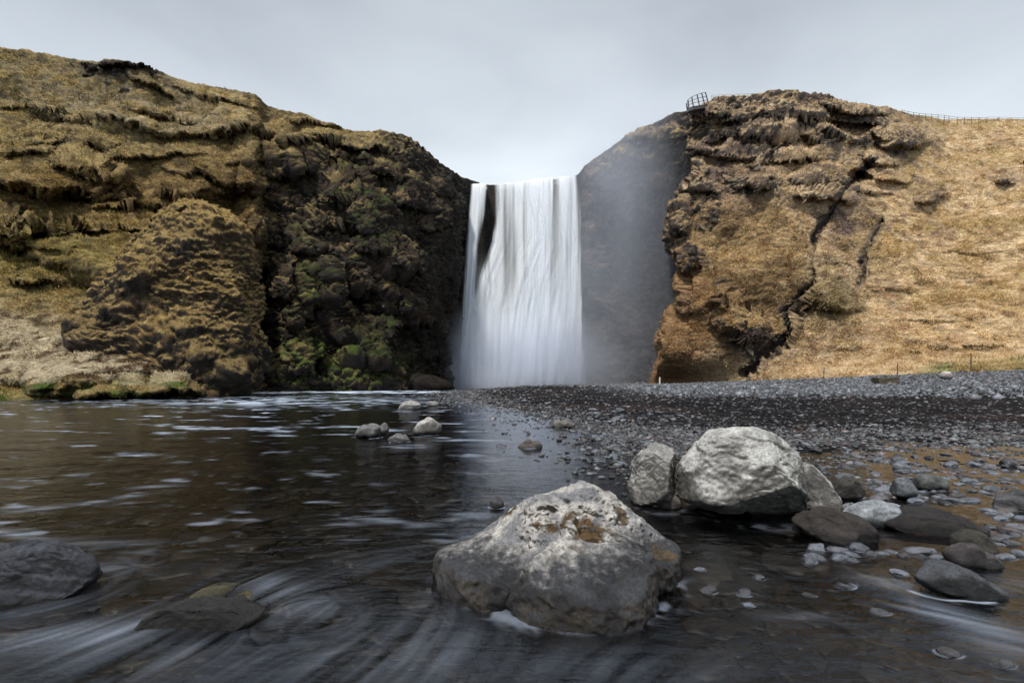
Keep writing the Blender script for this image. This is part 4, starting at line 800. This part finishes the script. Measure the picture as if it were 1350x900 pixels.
# ------------------------------------------------------------------ waterfall
def fall_mat(name, seed, dens, fu=34.0, gap=.42, macro=.15):
    m, t = mat(name); L = t.links.new
    uv = N(t, 'ShaderNodeAttribute', attribute_name='acrossdown'); ed = N(t, 'ShaderNodeAttribute', attribute_name='veil')
    mp = N(t, 'ShaderNodeMapping'); mp.inputs['Scale'].default_value = (fu, 1.1, 1); mp.inputs['Location'].default_value = (seed, seed * .7, 0); L(uv.outputs[1], mp.inputs[0])
    n = N(t, 'ShaderNodeTexNoise', i_Scale=1.0, i_Detail=3.5, i_Roughness=.5, i_Distortion=.25); L(mp.outputs[0], n.inputs[0])
    mr = N(t, 'ShaderNodeMapRange', i_From_Min=gap - .16, i_From_Max=gap + .17, i_To_Min=0.0, i_To_Max=1.0); L(n.outputs[0], mr.inputs[0])
    mp2 = N(t, 'ShaderNodeMapping'); mp2.inputs['Scale'].default_value = (9, .7, 1); mp2.inputs['Location'].default_value = (seed * 2.1, seed, 0); L(uv.outputs[1], mp2.inputs[0])
    nb_ = N(t, 'ShaderNodeTexNoise', i_Scale=1.0, i_Detail=3.0, i_Roughness=.5, i_Distortion=.2); L(mp2.outputs[0], nb_.inputs[0])
    mb = N(t, 'ShaderNodeMapRange', i_From_Min=.36, i_From_Max=.62, i_To_Min=macro, i_To_Max=1.25); L(nb_.outputs[0], mb.inputs[0])
    mm = N(t, 'ShaderNodeMath', operation='MULTIPLY'); L(mr.outputs[0], mm.inputs[0]); L(mb.outputs[0], mm.inputs[1])
    a1 = N(t, 'ShaderNodeMath', operation='MULTIPLY'); L(mm.outputs[0], a1.inputs[0]); L(ed.outputs['Fac'], a1.inputs[1])
    a2 = N(t, 'ShaderNodeMath', operation='MULTIPLY', use_clamp=True); L(a1.outputs[0], a2.inputs[0]); a2.inputs[1].default_value = dens
    d = N(t, 'ShaderNodeBsdfDiffuse'); d.inputs[0].default_value = (.88, .93, .99, 1); tl = N(t, 'ShaderNodeBsdfTranslucent'); tl.inputs[0].default_value = (.86, .9, .96, 1)
    ms = N(t, 'ShaderNodeMixShader'); ms.inputs[0].default_value = .35; L(d.outputs[0], ms.inputs[1]); L(tl.outputs[0], ms.inputs[2])
    tr = N(t, 'ShaderNodeBsdfTransparent'); mx = N(t, 'ShaderNodeMixShader'); L(a2.outputs[0], mx.inputs[0]); L(tr.outputs[0], mx.inputs[1]); L(ms.outputs[0], mx.inputs[2])
    o = N(t, 'ShaderNodeOutputMaterial'); L(mx.outputs[0], o.inputs[0]); return m
vlip = lambda u: np.interp(u, [600, 621, 658, 680, 700, 720, 758, 775], [243, 241, 241, 239, 235, 233, 230, 230])
falls = bpy.data.objects.new('waterfall', None); COL.objects.link(falls); falls.location = (3, 126, 0)
tag(falls, 'tall broad white waterfall dropping between the dark cliffs in silky strands', 'waterfall')
def curtain(name, left, right, yoff, m, seed, soft=.06, fold=.5, foot=1.0):
    nu, nv = 140, 220
    s = np.linspace(0, 1, nu); t = np.concatenate([np.linspace(-.05, 0, 12, endpoint=False), np.linspace(0, 1, nv)**1.0])
    T, S_ = np.meshgrid(t, s, indexing='ij'); Tc = np.clip(T, 0, 1)
    l = np.interp(Tc, *zip(*left)); r = np.interp(Tc, *zip(*right)); U = l + (r - l) * S_
    vl = vlip(U) + 1.3 * fbm(U / 9, 0, 0, 3, 66) * ss(.25, 0, Tc); V = vl + (513 - vl) * Tc; Y0 = 58.5 * F / (HV - vlip(np.interp(S_, [0, 1], [left[0][1], right[0][1]])))
    Y = Y0 - 3.6 * np.sqrt(Tc) - yoff * Tc**.3 + fold * ss(0, .15, Tc) * (fbm(S_ * 9 * (r - l) / 100, Tc * 1.3, 0, 3, seed) )
    Z = H + (HV - V) / F * Y; X = (U - CU) / F * Y
    back = np.clip(-T / .05, 0, 1); Y = Y + 6 * back; Z = Z + .5 * (1 - (1 - back)**2) - .25
    wig = .035 * fbm(Tc * 4, S_ * 3, 0, 3, seed + 3)
    wig = wig + .02 * ss(.1, 1, Tc) * fbm(Tc * 9, S_ * 5, 3, 3, seed + 5)
    edge = ss(0, soft, S_ + wig) * ss(1, 1 - soft, S_ + wig) 
    Q = np.stack([X, Y, Z], -1).reshape(-1, 3) - np.array(falls.location)
    o = mesh_from(name, Q, grid_faces(len(t), nu, True), m, falls, attrs={'veil': (edge * (1 + 1.6 * ss(.35, 1, T)) * (ss(.30, .85, T) if foot == 'low' else foot)).ravel(), 'acrossdown': np.stack([U / 150, T, 0 * T], -1).reshape(-1, 3)})
    return o
F1 = fall_mat('falling_water_veil', 1.3, .8, 13, .44, .15); F2 = fall_mat('falling_water_strands', 5.1, 1.8, 14, .47, -.15); F3 = fall_mat('falling_water_fine', 9.4, .5, 42, .50); F4 = fall_mat('falling_water_side', 3.4, 2.2, 16, .40, .8)
ML = [(0, 651), (.12, 654), (.28, 648), (.42, 634), (.55, 624), (.7, 614), (1, 602)]; MR = [(0, 762), (.2, 766), (.6, 767), (1, 770)]
curtain('cascade', ML, MR, 0, F1, 501)
curtain('cascade', ML, MR, 1.0, F2, 511, fold=.8)
curtain('cascade', [(0, 653), (.3, 650), (.5, 628), (1, 604)], [(0, 762), (1, 772)], 1.8, F3, 521, fold=.8)
curtain('cascade', [(0, 682), (.3, 700), (1, 700)], [(0, 762), (.2, 767), (1, 768)], 2.2, F2, 531, fold=.6)
curtain('cascade', [(0, 620), (.3, 613), (.5, 610), (1, 606)], [(0, 643), (.15, 640), (.3, 632), (.5, 628), (1, 630)], .6, F4, 541, soft=.35)
curtain('cascade', [(0, 621), (.3, 615), (.5, 612), (1, 608)], [(0, 641), (.3, 630), (.5, 625), (1, 625)], 1.4, F4, 551, soft=.4)

F5 = fall_mat('falling_spray_veil', 7.7, .75, 3.5, .38, .3)
curtain('spray_veil', [(0, 618), (.3, 606), (.6, 596), (1, 584)], [(0, 764), (.3, 772), (1, 788)], 3.0, F5, 561, soft=.22, fold=1.0, foot='low')
curtain('spray_veil', [(0, 640), (.3, 620), (.6, 600), (1, 590)], [(0, 760), (.3, 768), (1, 780)], 4.0, F5, 571, soft=.25, fold=1.2, foot='low')
# ------------------------------------------------------------------ drifting spray
def mist(name, center, radii, dens, label, nscale=1.6, power=1.5, col=(.82, .88, 1.0)):
    V, Fc = ico(4); m, t = mat(name); L = t.links.new
    tc = N(t, 'ShaderNodeTexCoord'); ln = N(t, 'ShaderNodeVectorMath', operation='LENGTH'); L(tc.outputs['Object'], ln.inputs[0])
    sq = N(t, 'ShaderNodeMath', operation='MULTIPLY'); L(ln.outputs['Value'], sq.inputs[0]); L(ln.outputs['Value'], sq.inputs[1])
    inv = N(t, 'ShaderNodeMath', operation='SUBTRACT', use_clamp=True); inv.inputs[0].default_value = 1.0; L(sq.outputs[0], inv.inputs[1])
    pw = N(t, 'ShaderNodeMath', operation='POWER'); L(inv.outputs[0], pw.inputs[0]); pw.inputs[1].default_value = power
    n = N(t, 'ShaderNodeTexNoise', i_Scale=nscale, i_Detail=3.0, i_Roughness=.5); L(tc.outputs['Object'], n.inputs[0])
    mr = N(t, 'ShaderNodeMapRange', i_From_Min=.32, i_From_Max=.68, i_To_Min=.15, i_To_Max=1.6); L(n.outputs[0], mr.inputs[0])
    ml = N(t, 'ShaderNodeMath', operation='MULTIPLY'); L(pw.outputs[0], ml.inputs[0]); L(mr.outputs[0], ml.inputs[1])
    m2 = N(t, 'ShaderNodeMath', operation='MULTIPLY'); L(ml.outputs[0], m2.inputs[0]); m2.inputs[1].default_value = dens
    vol = N(t, 'ShaderNodeVolumePrincipled'); vol.inputs['Color'].default_value = (*col, 1); vol.inputs['Anisotropy'].default_value = 0; L(m2.outputs[0], vol.inputs['Density'])
    o = N(t, 'ShaderNodeOutputMaterial'); L(vol.outputs[0], o.inputs['Volume'])
    ob = mesh_from(name, V, Fc, m); ob.location = center; ob.scale = radii; tag(ob, label, 'mist', kind='stuff'); return ob
mist('spray_mist', P(690, 492, 119), (33, 9, 20), .15, 'thick white spray billowing at the foot of the waterfall')
mist('high_mist', P(850, 205, 101), (17, 7, 17), .04, 'pale mist veiling the top of the gorge wall beside the waterfall')
mist('drifting_mist', P(812, 335, 106), (24, 9, 56), .05, 'thin bluish spray drifting up the hollow wall right of the waterfall')

# ------------------------------------------------------------------ dead grass matted over the slopes
def blades(name, p, nrm, col, r, size, label, var=(.6, 1.5), wide=(.05, .11)):
    m_ = len(p); down = C(0, 0, -1) - nrm * (nrm @ C(0, 0, -1))[:, None]
    cl = np.stack([fbm(p[:, 0] / 2.5, p[:, 1] / 2.5, p[:, 2] / 2.5, 2, 501), fbm(p[:, 0] / 2.5, p[:, 1] / 2.5, p[:, 2] / 2.5, 2, 505)], 1)
    d = nrm * r.uniform(.15, .6, (m_, 1)) + down * r.uniform(.2, .8, (m_, 1)) + C(0, 0, .22) + r.normal(size=(m_, 3)) * .25; d[:, 0] += cl[:, 0] * .8
    d /= np.linalg.norm(d, axis=1)[:, None]; ln = r.uniform(*size, (m_, 1)) * ((.6 + .8 * ss(-.4, .5, cl[:, 1])) * np.clip(p[:, 1] / 62, .35, 1))[:, None]
    side = np.cross(d, nrm + r.normal(size=(m_, 3)) * .3); side /= np.linalg.norm(side, axis=1)[:, None] + 1e-9; wd = r.uniform(*wide, (m_, 1)) * ln / .5
    p = p - nrm * .05; V_ = np.stack([p - side * wd, p + side * wd, p + d * ln], 1).reshape(-1, 3)
    cc = np.repeat(col * r.uniform(*var, (m_, 1)), 3, 0)
    o = mesh_from(name, V_, np.arange(m_ * 3).reshape(-1, 3), M_blade, attrs={'col': np.clip(cc, .004, .85)}, smooth=False)
    tag(o, label, 'grass', kind='stuff')
def grass(name, data, n, label, size=(.22, .5), umin=-60, umax=1420, seed=3, var=(.6, 1.5)):
    Pg, col, rc, U, V = data; r = np.random.default_rng(seed)
    nr, nc = Pg.shape[:2]; i = r.integers(1, nr - 2, n * 3); j = r.integers(1, nc - 2, n * 3)
    nn = grid_normals(Pg); nn = np.where(nn[..., 1:2] > .3, -nn, nn)
    w_ = (1 - np.clip(rc[i, j] * 1.5, 0, 1)) * (U[i, j] > umin) * (U[i, j] < umax)
    k = np.where(r.random(n * 3) < w_)[0][:n]; i, j = i[k], j[k]; m_ = len(i)
    a = r.random((m_, 1)); b = r.random((m_, 1)); p = Pg[i, j] * (1 - a) + Pg[i + 1, j] * a; p = p + (Pg[i, j + 1] - Pg[i, j]) * b
    blades(name, p, nn[i, j], col[i, j], r, size, label, var=var)
M_blade, _t = mat('dead_grass_blades'); _a = N(_t, 'ShaderNodeAttribute', attribute_name='col'); _b = N(_t, 'ShaderNodeBsdfDiffuse'); _c = N(_t, 'ShaderNodeBsdfTranslucent'); _m = N(_t, 'ShaderNodeMixShader'); _m.inputs[0].default_value = .3
_o = N(_t, 'ShaderNodeOutputMaterial'); _t.links.new(_a.outputs[0], _b.inputs[0]); _t.links.new(_a.outputs[0], _c.inputs[0]); _t.links.new(_b.outputs[0], _m.inputs[1]); _t.links.new(_c.outputs[0], _m.inputs[2]); _t.links.new(_m.outputs[0], _o.inputs[0])
_r = np.random.default_rng(8); _Q, _n, _c, _k = CRAG; _i = _r.integers(len(_Q), size=130000); _i = _i[_r.random(len(_i)) > np.clip(_k[_i] * 1.5, 0, 1)]
blades('crag_moss_tufts', _Q[_i] + _r.normal(size=(len(_i), 3)) * .04, _n[_i], _c[_i], _r, (.14, .30), 'shaggy orange-brown moss tufts growing over the tall crag')
def rubble(data, n, seed, label, size):
    Pg, col, rc, U, V = data; r = np.random.default_rng(seed); nr, nc = Pg.shape[:2]
    i = r.integers(1, nr - 2, n * 4); j = r.integers(1, nc - 2, n * 4); p = Pg[i, j]
    cl = ss(-.1, .35, fbm(p[:, 0] / 3, p[:, 1] / 3, p[:, 2] / 3, 3, 611))
    k = np.where((r.random(n * 4) < ss(.45, .9, rc[i, j]) * cl) & (U[i, j] > -60) & (U[i, j] < 1420))[0][:n]
    p = p[k] + r.normal(size=(len(k), 3)) * .1; rad = size * (.35 + r.gamma(1.6, .42, len(k))); c = col[i, j][k]; c = lerp(c, c.mean(1, keepdims=True) * C(1.12, 1, .93), .6) * r.uniform(.5, 1.7, (len(k), 1))
    stone_field('cliff_rubble', p, rad, np.clip(c, .008, .4), 1, M_land, label, flat=(.5, .9), seed=seed, wet=0, tilt=.3, smooth=False)
rubble(LEFT, 7000, 71, 'broken basalt chunks studding the dark left cliff', .30)
rubble(RIGHT, 6000, 72, 'broken basalt chunks studding the right cliff', .30)
grass('slope_grass', LEFT, 170000, 'matted olive and straw grass over the left hill', seed=3)
grass('slope_grass', RIGHT, 220000, 'dry straw-coloured grass over the right hill', seed=4, var=(.72, 1.3))

# ------------------------------------------------------------------ rails, posts
def prism(p0, p1, r, n=6):
    p0, p1 = np.array(p0, float), np.array(p1, float); d = p1 - p0; d /= np.linalg.norm(d)
    a = np.cross(d, C(0, 0, 1) if abs(d[2]) < .9 else C(1, 0, 0)); a /= np.linalg.norm(a); b = np.cross(d, a)
    th = np.linspace(0, 2 * np.pi, n, endpoint=False); ring = np.cos(th)[:, None] * a * r + np.sin(th)[:, None] * b * r
    return np.concatenate([p0 + ring, p1 + ring]), [[i, (i + 1) % n, n + (i + 1) % n, n + i] for i in range(n)] + [[0, i, i + 1, 0] for i in range(1, n - 1)] * 0, n
def rods(name, segs, m, parent=None, r=.05):
    bm = bmesh.new()
    for p0, p1 in segs:
        V, Fq, n = prism(p0, p1, r); vs_ = [bm.verts.new(v) for v in V]
        for f in Fq: bm.faces.new([vs_[i] for i in f])
        bm.faces.new(vs_[:n][::-1]); bm.faces.new(vs_[n:])
    me = bpy.data.meshes.new(name); bm.to_mesh(me); bm.free(); me.materials.append(m)
    o = bpy.data.objects.new(name, me); COL.objects.link(o)
    if parent: o.parent = parent
    return o
def plain(name, c, rough=.6, metal=0):
    m, t = mat(name); b = N(t, 'ShaderNodeBsdfPrincipled'); n = N(t, 'ShaderNodeTexNoise', i_Scale=6.0, i_Detail=4.0); r = ramp(t, [(.3, tuple(x * .7 for x in c)), (.7, tuple(min(1, x * 1.3) for x in c))])
    t.links.new(n.outputs[0], r.inputs[0]); t.links.new(r.outputs[0], b.inputs['Base Color']); b.inputs['Roughness'].default_value = rough; b.inputs['Metallic'].default_value = metal
    o = N(t, 'ShaderNodeOutputMaterial'); t.links.new(b.outputs[0], o.inputs[0]); return m
M_dark = plain('dark_weathered_timber', (.035, .033, .035)); M_wood = plain('brown_post_wood', (.10, .07, .05)); M_palewood = plain('pale_marker_paint', (.6, .55, .5))
def empty(name, loc): 
    o = bpy.data.objects.new(name, None); COL.objects.link(o); o.location = loc; return o
def rel(p, o): return np.array(p, float) - np.array(o.location)

# viewing platform on the lip of the right hill
pf = empty('viewing_platform', P(918, 140, 92)); tag(pf, 'small railed viewing platform jutting over the top of the right cliff', 'platform')
curve = [(934, 137, 93), (929, 138, 91.0), (922, 139, 90), (914, 140, 89.8), (908, 142, 90.3), (906, 145, 92), (907, 146, 94)]
base = [P(*c) for c in curve]; topc = [b + C((-.02), 0, 2.35 - .25 * i) for i, b in enumerate(base)]
topc = [P(930, 122, 93), P(925, 123, 91), P(919, 125, 90), P(912, 128, 89.8), (P(907, 132, 90.3)), P(905, 137, 92), P(906, 141, 94)]
V = np.array([rel(b + C(0, 0, dz), pf) for dz in (-.7, 0) for b in base + [P(936, 142, 95)]]); nb = len(base) + 1
bm = bmesh.new(); vs_ = [bm.verts.new(v) for v in V]; bm.faces.new(vs_[:nb]); bm.faces.new(vs_[nb:][::-1])
for i in range(nb): bm.faces.new([vs_[i], vs_[(i + 1) % nb], vs_[nb + (i + 1) % nb], vs_[nb + i]])
me = bpy.data.meshes.new('deck'); bm.to_mesh(me); bm.free(); me.materials.append(M_dark); o = bpy.data.objects.new('deck', me); COL.objects.link(o); o.parent = pf
for b, t_ in zip(base, topc): rods('post', [(rel(b, pf), rel(t_, pf))], M_dark, pf, .11)
for f in (1.0, .66, .33): rods('rail', [(rel(lerp(base[i], topc[i], f), pf), rel(lerp(base[i + 1], topc[i + 1], f), pf)) for i in range(len(base) - 1)], M_dark, pf, .05)

def fence(label, pts, hgt, step, m, r=.045, nrail=2, name='fence'):
    pts = [np.array(p, float) for p in pts]; t = empty(name, pts[0]); tag(t, label, 'fence')
    tot = []; 
    for a, b in zip(pts[:-1], pts[1:]):
        n = max(1, int(round(np.linalg.norm(b - a) / step))); tot += [lerp(a, b, i / n) for i in range(n)]
    tot.append(pts[-1])
    for p in tot: rods('post', [(rel(p - C(0, 0, .6), t), rel(p + C(0, 0, hgt), t))], m, t, r)
    for k in range(nrail):
        h = hgt * (1 - k * .45) - .05
        rods('rail', [(rel(a + C(0, 0, h), t), rel(b + C(0, 0, h), t)) for a, b in zip(tot[:-1], tot[1:])], m, t, r * .6)
fence('thin pale railing along the crest just right of the viewing platform', [P(938, 130, 94), P(965, 129, 94.5), P(1005, 127, 95)], .7, 1.7, plain('grey_rail', (.25, .24, .23)))
fence('dark stepped railing of the stairway on the skyline at far right', [P(1189, 151, 98), P(1197, 153, 98.5), P(1212, 155.5, 99), P(1245, 158, 99.5), P(1251, 159, 99.5), P(1262, 160.5, 99.5), P(1300, 161, 99.5)], 1.0, 1.6, plain('brown_rail', (.10, .085, .08)), .05)
fence('thin wire fence running on past the stairway railing to the right edge of the skyline', [P(1302, 159, 100), P(1350, 160, 101), P(1420, 163, 103)], .8, 3.0, plain('wire_fence_wood', (.2, .18, .17)), .04, 2)

def post(name, u, v0, v1, Y, m, label, w=.05):
    a, b = P(u, v0, Y), P(u + .4, v1, Y); t = rods(name, [(C(0, 0, -.4), b - a)], m, None, w); t.location = a; tag(t, label, 'post'); return t
post('marker_post', 869.5, 508, 497, 55, M_palewood, 'pale slim marker post at the foot of the buttress', .09)
post('fence_post', 1280, 484, 466, 47, M_wood, 'tallest brown post, rightmost along the foot of the straw-coloured slope', .06)
post('fence_post', 1183, 494, 478, 52, M_wood, 'brown post above the low dark block at the foot of the slope', .055)
post('fence_post', 1086, 498, 484, 56, M_wood, 'faint brown post, leftmost along the foot of the straw-coloured slope', .05)

# low dark timber-sided block on the bank
bm = bmesh.new(); a = P(1153, 507, 43); b = P(1181, 500, 43); cx, wd, ht = (a[0] + b[0]) / 2, (b[0] - a[0]), b[2] - a[2] + .3
r = bmesh.ops.create_cube(bm, size=1.0)
for v in bm.verts: v.co = Vector((v.co.x * wd * (1 if v.co.z > 0 else .86), v.co.y * .9, (v.co.z + .5) * ht))
bmesh.ops.bevel(bm, geom=bm.edges[:], offset=.05, segments=2)
bmesh.ops.subdivide_edges(bm, edges=[e for e in bm.edges if e.calc_length() > .3], cuts=6, use_grid_fill=True)
for v in bm.verts:
    q = float(perlin(v.co.x * 3, v.co.y * 3, v.co.z * 4, 5)); v.co.z += .05 * q; v.co.y += .06 * q
me = bpy.data.meshes.new('stone_block'); bm.to_mesh(me); bm.free(); me.materials.append(plain('brown_mossy_block', (.075, .06, .04), .9)); o = bpy.data.objects.new('stone_block', me); COL.objects.link(o)
o.location = (cx, 43, a[2] - .15); tag(o, 'low dark brown block on the cobble bank below a fence post', 'block')
